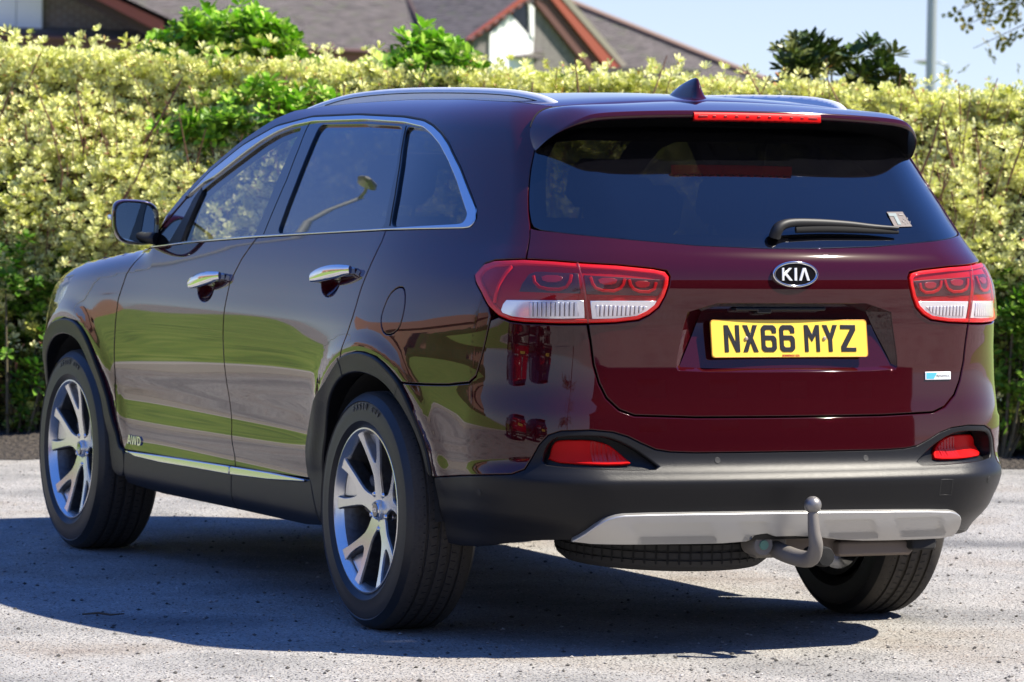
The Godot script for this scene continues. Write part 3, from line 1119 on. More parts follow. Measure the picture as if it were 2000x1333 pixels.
func tail_lamps() -> void:
	for e in [1, -1]:
		var on := func(list: Array) -> PackedVector2Array: return V(list) if e == 1 else flip(V(list))
		var root := node("tail_lamp", car)
		var b := MB.new()
		var outline: PackedVector2Array = on.call(LAMP)
		panel(b, outline, [], on_body, 0.025, 0.02, -0.006, 0.003, 0.03)
		put("lamp_housing", b, M.red, root)
		# bright red rim all round
		b = MB.new()
		var rim_in: PackedVector2Array = on.call([1.035, 1.098, 1.022, 1.118, .975, 1.131, .842, 1.139, .745, 1.138, .667, 1.134, .556, 1.129, .447, 1.119, .421, 1.113, .414, 1.106, .417, 1.087, .427, 1.056, .443, 1.028, .466, 1.010, .494, .997, .556, .989, .634, .986, .714, .984, .820, .985, .868, .989, .903, .998, .940, 1.022, .985, 1.060, 1.020, 1.084])
		panel(b, outline, [rim_in], on_body, 0.025, 0.02, 0.002, 0.003, 0.008)
		put("lamp_rim", b, M.red_bright, root)
		# smoked bands with their light guides
		for q in [[[.850, 1.061, .842, 1.083, .822, 1.112, .800, 1.121, .761, 1.121, .667, 1.119, .660, 1.059], M.smoked], [[.650, 1.114, .413, 1.101, .421, 1.070, .434, 1.054, .643, 1.057], M.smoked]]:
			b = MB.new()
			panel(b, on.call(q[0]), [], on_body, 0.025, 0.02, -0.004, 0.001, 0.004)
			put("smoked_band", b, q[1], root)
		for u in [[.803, 1.108, .798, 1.090, .782, 1.076, .755, 1.070, .722, 1.070, .700, 1.078, .690, 1.095, .686, 1.114], [.632, 1.108, .627, 1.090, .618, 1.076, .598, 1.069, .565, 1.068, .546, 1.076, .538, 1.088, .533, 1.104], [.521, 1.102, .517, 1.086, .508, 1.074, .490, 1.067, .462, 1.066, .445, 1.075, .440, 1.094]]:
			b = MB.new()
			var pts := []
			for k in range(0, u.size(), 2):
				pts.append(Vector2(u[k] * e, u[k + 1]))
			stroke(b, pts, 0.009, on_body, -0.003, 0.005)
			put("light_guide", b, M.red, root)
			b = MB.new()
			var c: Vector2 = (pts[0] + pts[-1]) * 0.5
			var w: float = absf(pts[0].x - pts[-1].x)
			panel(b, soften(V([c.x - w * .30, c.y, c.x - w * .22, c.y - .020, c.x + w * .22, c.y - .020, c.x + w * .30, c.y])), [], on_body, 0.02, 0.02, -0.002, 0.001, 0.002)
			put("stop_light", b, M.red_deep, root)
		# clear indicator and reversing lights with ribbed lenses
		var cells := [[[.912, 1.006, .905, 1.024, .893, 1.036, .651, 1.040, .646, .988, .714, .985, .82, .985, .877, .984, .905, .994], [.812, 1.031, .668, 1.034, .664, .994, .812, .990], 11], [[.632, 1.039, .434, 1.040, .448, 1.013, .473, .997, .505, .988, .625, .986], [.617, 1.026, .465, 1.024, .485, 1.006, .515, .997, .612, .994], 12]]
		for q in cells:
			b = MB.new()
			panel(b, on.call(q[0]), [], on_body, 0.025, 0.02, -0.001, 0.002, 0.008)
			var rl := put("reflector_bowl", b, M.reflector_silver, root)
			b = MB.new()
			panel(b, on.call(q[1]), [], on_body, 0.025, 0.02, 0.0, 0.0008, 0.002)
			put("lens_back", b, M.alloy_dark, rl)
			b = MB.new()
			var poly: PackedVector2Array = on.call(q[1])
			var lo := poly[0]
			var hi := poly[0]
			for p in poly:
				lo = lo.min(p)
				hi = hi.max(p)
			var wide: float = (hi.x - lo.x) / q[2]
			for k in q[2]:
				var bar := PackedVector2Array([Vector2(lo.x + (k + .12) * wide, lo.y), Vector2(lo.x + (k + .88) * wide, lo.y), Vector2(lo.x + (k + .88) * wide, hi.y), Vector2(lo.x + (k + .12) * wide, hi.y)])
				for bit in Geometry2D.intersect_polygons(poly, bar):
					panel(b, bit, [], on_body, 0.02, 0.02, 0.003, 0.002, 0.003)
			put("lens_rib", b, M.ribbed, rl)
		# the curved light blade near the outer tip
		b = MB.new()
		stroke(b, [Vector2(.938 * e, 1.026), Vector2(.934 * e, 1.05), Vector2(.925 * e, 1.08), Vector2(.905 * e, 1.112), Vector2(.885 * e, 1.132)], 0.010, on_body, 0.0, 0.005)
		put("light_blade", b, M.red_bright, root)
		# joint between the half on the body and the half on the tailgate
		b = MB.new()
		panel(b, on.call([.6695, 1.147, .6585, 1.105, .6485, 1.052, .6385, .974, .6335, .974, .6435, 1.052, .6535, 1.105, .6645, 1.147]), [], on_body, 0.02, 0.02, 0.0035, 0.0006, 0.0)
		put("lamp_joint", b, M.red_deep, root)
		b = MB.new()
		panel(b, inset(outline, 0.002 if not Geometry2D.is_polygon_clockwise(outline) else -0.002), [], on_body, 0.025, 0.02, 0.009, 0.006, 0.010)
		put("lamp_lens", b, M.lens, root)


func letters(text: String, size: float, thick: float, bold := true, font_name := "Droid Sans") -> ArrayMesh:
	var f := SystemFont.new()
	f.font_names = PackedStringArray([font_name])
	f.font_weight = 700 if bold else 400
	var t := TextMesh.new()
	t.font = f
	t.text = text
	t.font_size = 64
	t.pixel_size = size / 64.0
	t.depth = thick
	t.curve_step = 1.0
	var am := ArrayMesh.new()
	am.add_surface_from_arrays(Mesh.PRIMITIVE_TRIANGLES, t.get_mesh_arrays())
	return am


func stick(called: String, m: Mesh, material: Material, parent: Node, xf: Transform3D) -> MeshInstance3D:
	var o := MeshInstance3D.new()
	o.name = called
	o.mesh = m
	o.material_override = material
	o.transform = xf
	parent.add_child(o, true)
	return o


func plate_and_badges() -> void:
	# number plate
	var root := node("number_plate", car, Vector3(0, 0.9303, 0.9795))
	root.rotation.x = -0.16
	var flat_map := func(u: float, v: float) -> Array: return [Vector3(u, v, 0), Vector3(0, 0, 1)]
	var rect := PackedVector2Array()
	for c in [[1, 1], [-1, 1], [-1, -1], [1, -1]]:
		for k in 4:
			var base := {11: 0.0, 9: PI / 2, -11: PI, -9: PI * 1.5}[c[0] * 1 + c[1] * 10] as float
			var a := base + k * PI / 6.0
			rect.append(Vector2(c[0] * .251, c[1] * .0465) + Vector2(cos(a), sin(a)) * 0.009)
	var b := MB.new()
	panel(b, rect, [], flat_map, 0.1, 0.06, 0.004, 0.001, 0.004)
	put("plate_board", b, M.yellow, root)
	b = MB.new()
	panel(b, rect, [inset(rect, 0.0022) if not Geometry2D.is_polygon_clockwise(rect) else inset(rect, -0.0022)], flat_map, 0.1, 0.06, 0.0046, 0.0006, 0.0)
	put("plate_edge", b, mat(lin(.55, .24, .03), 0.4), root)
	var x := -0.2175
	for ch in "NX66 MYZ":
		if ch == " ":
			x += 0.022
			continue
		b = MB.new()
		plate_letter(b, ch, x, flat_map)
		put("letter", b, M.ink, root)
		x += 0.061
	for sx in [-.146, .115]:
		b = MB.new()
		b.lathe([Vector2(0, .0022), Vector2(.0035, .0020), Vector2(.006, 0)], Transform3D(Basis(Vector3.RIGHT, PI / 2), Vector3(sx, 0.0, .0068)), 12)
		var sc := put("plate_screw", b, mat(lin(.55, .42, .32), 0.35, 0.6), root)
	var t := letters("JENNINGS KIA", 0.0085, 0.0006)
	stick("plate_print", t, mat(lin(.42, .06, .02), 0.5), root, Transform3D(Basis(), Vector3(0.0, -0.0505, 0.0046)))
	# oval maker's badge
	var mid := on_body(0.0, 1.1195)
	var badge := node("badge", car, mid[0] + Vector3(0, 0, 0.003))
	badge.rotation.x = -0.07
	var oval := func(rx: float, ry: float) -> PackedVector2Array:
		var o := PackedVector2Array()
		for k in 40:
			o.append(Vector2(cos(TAU * k / 40.0) * rx, sin(TAU * k / 40.0) * ry))
		return o
	b = MB.new()
	panel(b, oval.call(.0755, .0385), [oval.call(.0675, .0315)], flat_map, 0.02, 0.02, 0.009, 0.003, 0.012)
	put("badge_rim", b, M.chrome, badge)
	b = MB.new()
	panel(b, oval.call(.070, .0335), [], flat_map, 0.02, 0.02, 0.005, 0.001, 0.004)
	put("badge_face", b, M.black_gloss, badge)
	var strokes := [[[-.0455, .0185, -.0385, .0185, -.0385, .003, -.022, .0185, -.0125, .0185, -.029, .0025, -.0105, -.0185, -.0205, -.0185, -.035, -.003, -.0385, -.006, -.0385, -.0185, -.0455, -.0185]], [[-.0045, .0185, .004, .0185, .004, -.0185, -.0045, -.0185]], [[.0105, -.0185, .019, -.0185, .0285, .009, .038, -.0185, .0465, -.0185, .0335, .0185, .0235, .0185]]]
	for s in strokes:
		b = MB.new()
		panel(b, V(s[0]), [], flat_map, 0.02, 0.02, 0.008, 0.0008, 0.004)
		put("letter", b, M.letter, badge)
	# blue and white eco badge
	var q := on_body(-.517, .817)
	var eco := node("eco_badge", car, q[0] + q[1] * 0.001)
	eco.basis = Basis(Vector3.UP.cross(q[1]).normalized(), q[1].cross(Vector3.UP.cross(q[1]).normalized()).normalized(), q[1])
	b = MB.new()
	b.box(Vector3(0, 0, .001), Vector3(.098, .024, .004), Basis(), .0015)
	put("badge_plate", b, M.white, eco)
	b = MB.new()
	panel(b, V([-.046, .0095, -.004, .0095, -.016, -.0095, -.046, -.0095]), [], flat_map, 0.1, 0.1, 0.0035, 0.0006, 0.0)
	put("badge_field", b, M.blue_badge, eco)
	stick("badge_lettering", letters("dynamics", 0.0125, 0.0004, false), M.ink, eco, Transform3D(Basis(), Vector3(0.017, 0.0, 0.0033)))
	# AWD letters low on the front doors
	for e in [1, -1]:
		var w := on_body(3.905 * e, .434)
		var zx := Vector3.UP.cross(w[1]).normalized()
		stick("door_lettering", letters("AWD", 0.046, 0.005), M.chrome_satin, car, Transform3D(Basis(zx * 1.25, w[1].cross(zx).normalized() * 0.95, w[1]), w[0] + w[1] * 0.003))


func plate_letter(b: MB, ch: String, x: float, map: Callable) -> void:
	var h := .0395
	var w := 0.05
	var s := 0.0128
	var shapes := []
	match ch:
		"N":
			shapes = [[[0, -h, s, -h, s, h - .026, w - s, -h, w, -h, w, h, w - s, h, w - s, -h + .026, s, h, 0, h], []]]
		"X":
			shapes = [[[0, -h, s + .002, -h, w / 2, -.0105, w - s - .002, -h, w, -h, w / 2 + .0082, .0015, w - .001, h, w - s - .003, h, w / 2, .0130, s + .003, h, .001, h, w / 2 - .0082, .0015], []]]
		"6":
			shapes = [[[.010, -h, .040, -h, .046, -h + .004, w, -h + .010, w, -.002, .046, .005, .040, .009, s, .009, s, h - .018, .0175, h - .0135, .0325, h - .0135, .0362, h - .018, .0362, h - .024, w, h - .024, w, h - .010, .046, h - .004, .040, h, .010, h, .004, h - .004, 0, h - .010, 0, -h + .010, .004, -h + .004], [s, -h + .018, .0175, -h + .0135, .0325, -h + .0135, .0362, -h + .018, .0362, -.009, .0325, -.0045, s, -.0045]]]
		"M":
			shapes = [[[0, -h, s - .001, -h, s - .001, h - .030, w / 2, -.010, w - s + .001, h - .030, w - s + .001, -h, w, -h, w, h, w - s + .001, h, w / 2, .012, s - .001, h, 0, h], []]]
		"Y":
			shapes = [[[w / 2 - s / 2, -h, w / 2 + s / 2, -h, w / 2 + s / 2, -.004, w, h, w - s - .002, h, w / 2, .013, s + .002, h, 0, h, w / 2 - s / 2, -.004], []]]
		"Z":
			shapes = [[[0, -h, w, -h, w, -h + s - .001, .017, -h + s - .001, w, h - .016, w, h, 0, h, 0, h - s + .001, .033, h - s + .001, 0, -h + .016], []]]
	for q in shapes:
		var p := PackedVector2Array()
		for k in range(0, q[0].size(), 2):
			p.append(Vector2(q[0][k] + x, q[0][k + 1]))
		var holes := []
		if q[1].size():
			var o := PackedVector2Array()
			for k in range(0, q[1].size(), 2):
				o.append(Vector2(q[1][k] + x, q[1][k + 1]))
			holes.append(o)
		panel(b, p, holes, map, 0.012, 0.012, 0.0062, 0.0006, 0.002)


func bez(pts: Array, k: int) -> Array:
	# Catmull-Rom through the points, k pieces per span
	var out := []
	for i in pts.size() - 1:
		var p0: Vector3 = pts[maxi(i - 1, 0)]
		var p1: Vector3 = pts[i]
		var p2: Vector3 = pts[i + 1]
		var p3: Vector3 = pts[mini(i + 2, pts.size() - 1)]
		for q in k:
			var t := float(q) / k
			out.append(0.5 * (2.0 * p1 + (p2 - p0) * t + (2.0 * p0 - 5.0 * p1 + 4.0 * p2 - p3) * t * t + (3.0 * p1 - p0 - 3.0 * p2 + p3) * t * t * t))
	out.append(pts[-1])
	return out


func spoiler() -> void:
	var lip := [Vector3(.641, 1.468, .570), Vector3(.628, 1.497, .612), Vector3(.602, 1.525, .660), Vector3(.557, 1.548, .704), Vector3(.49, 1.562, .728), Vector3(.33, 1.571, .747), Vector3(.16, 1.575, .754), Vector3(0, 1.576, .757)]
	var root := [Vector3(.640, 1.472, .560), Vector3(.636, 1.517, .520), Vector3(.618, 1.558, .500), Vector3(.585, 1.588, .487), Vector3(.533, 1.600, .480), Vector3(.40, 1.608, .45), Vector3(.2, 1.622, .42), Vector3(0, 1.627, .41)]
	var back := [Vector3(.630, 1.468, .560), Vector3(.605, 1.490, .560), Vector3(.57, 1.512, .560), Vector3(.53, 1.528, .565), Vector3(.46, 1.538, .575), Vector3(.33, 1.545, .59), Vector3(.16, 1.547, .60), Vector3(0, 1.548, .605)]
	var ring := func(l: Array) -> Array:
		var all := []
		for p in l:
			all.append(p * Vector3(-1, 1, 1))
		for i in range(l.size() - 2, -1, -1):
			all.append(l[i])
		return bez(all, 4)
	var L: Array = ring.call(lip)
	var R: Array = ring.call(root)
	var K: Array = ring.call(back)
	var top := []
	var face := []
	var below := []
	for i in L.size():
		var t := clampf((.64 - absf(L[i].x)) / .12, 0.0, 1.0)
		var high := lerpf(.004, .022, sst(0.0, 1.0, t))
		var up: Vector3 = L[i] + Vector3(0, high, -0.004)
		var line := []
		for k in 9:
			var f := k / 8.0
			var p: Vector3 = R[i].lerp(up, f)
			p.y += 0.012 * t * sin(PI * f)
			line.append(p)
		top.append(line)
		face.append([up, up + Vector3(0, -0.002, 0.0035), up.lerp(L[i], .5) + Vector3(0, 0, 0.005), L[i] + Vector3(0, 0.003, 0.0025), L[i] + Vector3(0, 0, -0.004)])
		line = []
		for k in 6:
			line.append((L[i] + Vector3(0, 0, -0.004)).lerp(K[i], k / 5.0))
		below.append(line)
	var b := MB.new()
	b.sheet(top, Vector3(0, 0.2, -2.0), true)
	var sp := put("roof_spoiler", b, M.paint, car)
	b = MB.new()
	b.sheet(face, Vector3(0, 1.3, -1.0), true)
	put("spoiler_lip", b, M.paint, sp)
	b = MB.new()
	b.sheet(below, Vector3(0, -1, 0.2))
	put("spoiler_underside", b, M.black_gloss, sp)
	# high brake lamp in the lip
	b = MB.new()
	var rows := []
	for i in 17:
		var x := lerpf(-.213, .213, i / 16.0)
		var z := .760 - .085 * x * x
		var y := 1.578 - .03 * x * x
		rows.append([Vector3(x, y + .017, z - .05), Vector3(x, y + .016, z - .008), Vector3(x, y + .012, z + .004), Vector3(x, y - .008, z + .006), Vector3(x, y - .012, z - .002), Vector3(x, y - .012, z - .03)])
	b.sheet(rows, Vector3(0, 1.55, .7), true)
	for i in [0, 16]:
		var r: Array = rows[i]
		b.flat(r[1], r[2], r[3], r[4], Vector3(-1 if i == 0 else 1, 0, 0))
	var hl := put("high_brake_lamp", b, M.red_bright, sp)
	for k in 11:
		var x := lerpf(-.185, .185, k / 10.0)
		b = MB.new()
		b.box(Vector3(x, 1.580 - .03 * x * x, .7655 - .085 * x * x), Vector3(.010 if k % 10 else .03, .006, .003), Basis(), .001)
		put("diode", b, M.red_deep, hl)
	# rubber joint between roof and spoiler, side joints
	b = MB.new()
	var jt := []
	for p in R.slice(6, R.size() - 6):
		jt.append(p + Vector3(0, 0.0006, -0.002))
	var five := []
	five.resize(jt.size())
	five.fill(0.0024)
	b.tube(jt, five, five, 6)
	put("spoiler_joint", b, M.black, sp)


func roof_gear() -> void:
	# rails
	var path := bez([Vector3(-.487, 1.600, .425), Vector3(-.497, 1.622, .385), Vector3(-.512, 1.642, .29), Vector3(-.528, 1.657, .10), Vector3(-.540, 1.665, -.25), Vector3(-.548, 1.666, -.65), Vector3(-.552, 1.655, -1.0), Vector3(-.560, 1.632, -1.22), Vector3(-.572, 1.608, -1.36)], 4)
	var b := MB.new()
	var rows := []
	for i in path.size():
		var p: Vector3 = path[i]
		var f := float(i) / (path.size() - 1)
		var drop := minf(0.058, 0.012 + 0.09 * minf(f, 1.0 - f) * 4.0)
		rows.append([p + Vector3(-.016, -drop, 0), p + Vector3(-.017, -.015, 0), p + Vector3(-.0165, -.006, 0), p + Vector3(-.011, 0, 0), p + Vector3(.004, .002, 0), p + Vector3(.014, -.002, 0), p + Vector3(.017, -.010, 0), p + Vector3(.018, -drop - .005, 0)])
	b.sheet(rows, Vector3(0, 0, 0), false)
	# normals away from the middle of each section
	for i in path.size():
		for k in 8:
			var at: Vector3 = rows[i][k]
			var way: Vector3 = at - (path[i] - Vector3(0, 0.02, 0))
			way.z = 0.0
			if k == 0 or k == 1:
				way = Vector3(-1, 0.1, 0)
			b.n[i * 8 + k] = way.normalized()
	b.ix.clear()
	for i in path.size() - 1:
		for k in 7:
			var p := i * 8 + k
			b.face(p, p + 1, p + 9)
			b.face(p, p + 9, p + 8)
	var e: Array = rows[0]
	for k in range(1, 6):
		b.tri(e[0], e[k], e[k + 1], Vector3(0, 0, 1), Vector3(0, 0, 1), Vector3(0, 0, 1))
	both("roof_rail", b, M.rail, car)
	b = MB.new()
	var line := []
	for i in range(3, path.size() - 4):
		line.append(path[i] + Vector3(-.0172, -.016, 0))
	var thin := []
	thin.resize(line.size())
	thin.fill(0.0016)
	b.tube(line, thin, thin, 5)
	both("rail_groove", b, M.seal, car)
	# fin aerial
	b = MB.new()
	rows = []
	var prof := [[.165, 1.6365, .010, .003], [.185, 1.650, .019, .014], [.215, 1.666, .025, .030], [.255, 1.681, .027, .045], [.295, 1.692, .027, .057], [.33, 1.6995, .026, .065], [.355, 1.702, .0245, .068], [.366, 1.699, .023, .065], [.374, 1.685, .022, .052], [.384, 1.666, .0225, .034], [.398, 1.649, .024, .018], [.418, 1.634, .020, .004]]
	for q in prof:
		var l := []
		for k in 9:
			var a := PI * k / 8.0
			var h := pow(sin(a), 0.7)
			l.append(Vector3(cos(a) * q[2] * (1.0 - 0.62 * h), q[1] - q[3] + q[3] * h, q[0]))
		rows.append(l)
	b.sheet(rows, Vector3(0, 1.62, .3), true)
	var fin := put("roof_aerial", b, M.paint, car)
	b = MB.new()
	b.box(Vector3(0, 1.634, .295), Vector3(.056, .010, .262), Basis(Vector3.RIGHT, 0.03), .004)
	put("aerial_base", b, M.seal, fin)


const HANDLES := [[3.125, 1.022, 3.262, 2.992, 1.003, 1.040], [2.050, 1.076, 2.190, 1.886, 1.056, 1.090]]


func bowl_outline(q: Array, k_: float) -> PackedVector2Array:
	var cup := PackedVector2Array()
	for k in 24:
		var a := TAU * k / 24.0
		cup.append(Vector2(q[2] * 0.62 + q[3] * 0.38 + cos(a) * 0.078 * k_, q[1] - 0.022 + sin(a) * k_ * (0.050 if sin(a) < 0 else 0.036)))
	return cup


func handles_and_mirrors() -> void:
	# each handle: a bowl pressed into the door and a chrome bar over it
	for q in HANDLES:
		for e in [1, -1]:
			var root := node("door_handle", car)
			var b := MB.new()
			var cx: float = (q[2] * 0.62 + q[3] * 0.38)
			var cy: float = q[1] - 0.022
			var cup := bowl_outline(q, 1.04)
			if e < 0:
				cup = flip(cup)
			var bowl := func(s: float, y: float) -> float:
				var dx := (absf(s) - cx) / 0.078
				var dy := (y - cy) / (0.050 if y < cy else 0.036)
				return -0.001 - 0.026 * pow(clampf(1.0 - dx * dx - dy * dy, 0.0, 1.0), 0.9)
			# the pressing is a dark mirror of the paint
			var nb := MB.new()
			panel(nb, cup, [], on_body, 0.008, 0.008, bowl, 0.0008, 0.0)
			bend(nb)
			put("handle_bowl", nb, M.paint, root)
			var path := []
			var rx := []
			var ry := []
			for k in 13:
				var f := k / 12.0
				var s: float = lerpf(q[2], q[3], f) * e
				var y := lerpf(q[4], q[5], f)
				var r := on_body(s, y + 0.0)
				var out := 0.022 + 0.012 * sin(PI * f)
				path.append(r[0] + r[1] * out)
				var w := 0.0235 * pow(sin(PI * clampf(f * .90 + .05, 0, 1)), 0.35)
				rx.append(0.0125 if k > 0 and k < 12 else 0.006)
				ry.append(w)
			b = MB.new()
			b.tube(path, rx, ry, 14, Vector3.UP, true, 0.8)
			put("handle_bar", b, M.chrome, root)
			for f in [0.06, 0.93]:
				b = MB.new()
				var r := on_body(lerpf(q[2], q[3], f) * e, lerpf(q[4], q[5], f))
				b.box(r[0] + r[1] * 0.012, Vector3(.03, .026, .03), Basis(), .006)
				put("handle_mount", b, M.chrome_satin, root)
	# mirrors
	var b := MB.new()
	var rows := []
	var c := Vector3(-.955, 1.207, -2.02)
	var prof := [[-.012, .93], [0.0, .985], [.02, 1.0], [.05, .985], [.08, .93], [.11, .82], [.135, .64], [.150, .42], [.156, .18], [.157, .02]]
	var outline := func(a: float) -> Vector2:
		var ca := cos(a)
		var sa := sin(a)
		var p := Vector2(signf(ca) * pow(absf(ca), .62) * .088, signf(sa) * pow(absf(sa), .66) * .079)
		p.x *= 1.0 + 0.06 * sa
		p.y += -0.010 * ca
		return p
	for q in prof:
		var l := []
		for k in 33:
			var o: Vector2 = outline.call(TAU * k / 32.0) * q[1]
			l.append(c + Vector3(o.x + q[0] * .22, o.y, -q[0]))
		rows.append(l)
	b.sheet(rows, c + Vector3(0, 0, -0.05), true)
	var mirror := both("door_mirror", b, M.paint, car)
	# black surround, the glass in its bowl
	b = MB.new()
	rows = []
	for q in [[.93, .012], [.90, .014], [.86, .008], [.84, -.016]]:
		var l := []
		for k in 33:
			var o: Vector2 = outline.call(TAU * k / 32.0) * q[0]
			l.append(c + Vector3(o.x, o.y, q[1]))
		rows.append(l)
	b.sheet(rows, Vector3(0, 0, 1))
	for i in 2:
		put("mirror_surround", b if i == 0 else b.mirrored(), M.black_gloss, mirror[i])
	b = MB.new()
	var poly := []
	for k in 32:
		var o: Vector2 = outline.call(TAU * k / 32.0) * .85
		poly.append(c + Vector3(o.x + .002, o.y, -.006))
	b.prism(poly, Vector3(0, 0, -.004))
	for i in 2:
		put("mirror_glass", b if i == 0 else b.mirrored(), mat(lin(.50, .60, .62), 0.01, 1.0), mirror[i])
	b = MB.new()
	var strip := []
	for k in 7:
		var f := k / 6.0
		strip.append(c + Vector3(-.0875 + .016 * f * f, .016, -.006 - .085 * f))
	b.tube(strip, [.004, .004, .004, .004, .004, .004, .003], [.009, .009, .009, .009, .008, .007, .005], 8)
	for i in 2:
		put("mirror_indicator", b if i == 0 else b.mirrored(), M.reflector_silver, mirror[i])
	b = MB.new()
	b.tube([Vector3(-.885, 1.150, -2.0), Vector3(-.915, 1.152, -2.03), Vector3(-.945, 1.165, -2.06)], [.035, .03, .03], [.022, .02, .022], 12)
	for i in 2:
		put("mirror_stem", b if i == 0 else b.mirrored(), M.seal, mirror[i])


func bend(b: MB) -> void:
	# normals taken from the faces themselves (for dished pressings)
	var sum := {}
	for k in range(0, b.ix.size(), 3):
		var g := (b.v[b.ix[k + 2]] - b.v[b.ix[k]]).cross(b.v[b.ix[k + 1]] - b.v[b.ix[k]])
		for q in 3:
			var key := (b.v[b.ix[k + q]] * 4000.0).round()
			sum[key] = sum.get(key, Vector3.ZERO) + g
	for i in b.v.size():
		var g: Vector3 = sum.get((b.v[i] * 4000.0).round(), b.n[i])
		if g.length() > 0.0:
			b.n[i] = g.normalized() * (1.0 if g.dot(b.n[i]) > 0.0 else -1.0)


func wiper() -> void:
	var root := node("rear_wiper", car)
	var at := func(s: float, y: float, o: float) -> Vector3:
		var r := on_body(s, y)
		return r[0] + r[1] * o
	var b := MB.new()
	var pts := [at.call(.034, 1.224, .004), at.call(.030, 1.232, .022), at.call(.012, 1.241, .032), at.call(-.03, 1.248, .033), at.call(-.12, 1.251, .029), at.call(-.22, 1.250, .025), at.call(-.31, 1.246, .021), at.call(-.395, 1.242, .022)]
	b.tube(bez(pts, 4), _ease([.018, .019, .015, .011, .010, .009, .008, .005], 4), _ease([.018, .018, .015, .013, .012, .010, .008, .005], 4), 10)
	put("wiper_arm", b, M.seal, root)
	b = MB.new()
	pts = [at.call(-.035, 1.236, .020), at.call(-.12, 1.240, .018), at.call(-.22, 1.240, .016), at.call(-.32, 1.238, .014), at.call(-.398, 1.236, .012)]
	b.tube(bez(pts, 3), _ease([.006, .007, .007, .006, .004], 3), _ease([.012, .013, .012, .010, .006], 3), 6)
	put("wiper_blade", b, M.black, root)


func _ease(list: Array, k: int) -> Array:
	var out := []
	for i in list.size() - 1:
		for q in k:
			out.append(lerpf(list[i], list[i + 1], float(q) / k))
	out.append(list[-1])
	return out


func tyre_mesh(wide: float, r_out: float, bead: float, tread := false) -> MB:
	var b := MB.new()
	var h := wide * 0.5
	var pr := [Vector2(bead - .006, h - .030), Vector2(bead + .004, h - .012), Vector2(bead + .020, h - .003), Vector2(bead + .022, h - .0005), Vector2(bead + .026, h - .0005), Vector2(bead + .028, h - .001), Vector2(bead + .048, h + .001), Vector2(r_out - .034, h - .004), Vector2(r_out - .031, h - .0015), Vector2(r_out - .020, h - .010), Vector2(r_out - .010, h - .018), Vector2(r_out - .0035, h - .030)]
	var half := [[.062, .054], [.024, .013]]
	var edge := []
	for q in half:
		var g0: float = q[0] / .1175 * h
		var g1: float = q[1] / .1175 * h
		edge.append_array([Vector2(r_out - .0012, g0 + .001), Vector2(r_out - .008, g0), Vector2(r_out - .008, g1), Vector2(r_out - .0006, g1 - .001)])
	var all := pr.duplicate()
	all.append_array(edge)
	var m := all.size()
	for i in range(m - 1, -1, -1):
		all.append(Vector2(all[i].x, -all[i].y))
	if tread:
		b.lathe(all.slice(10, all.size() - 10), Transform3D(), 96, 40.0)
	else:
		b.lathe(all.slice(0, 11), Transform3D(), 96, 40.0)
		b.lathe(all.slice(all.size() - 11), Transform3D(), 96, 40.0)
	return b


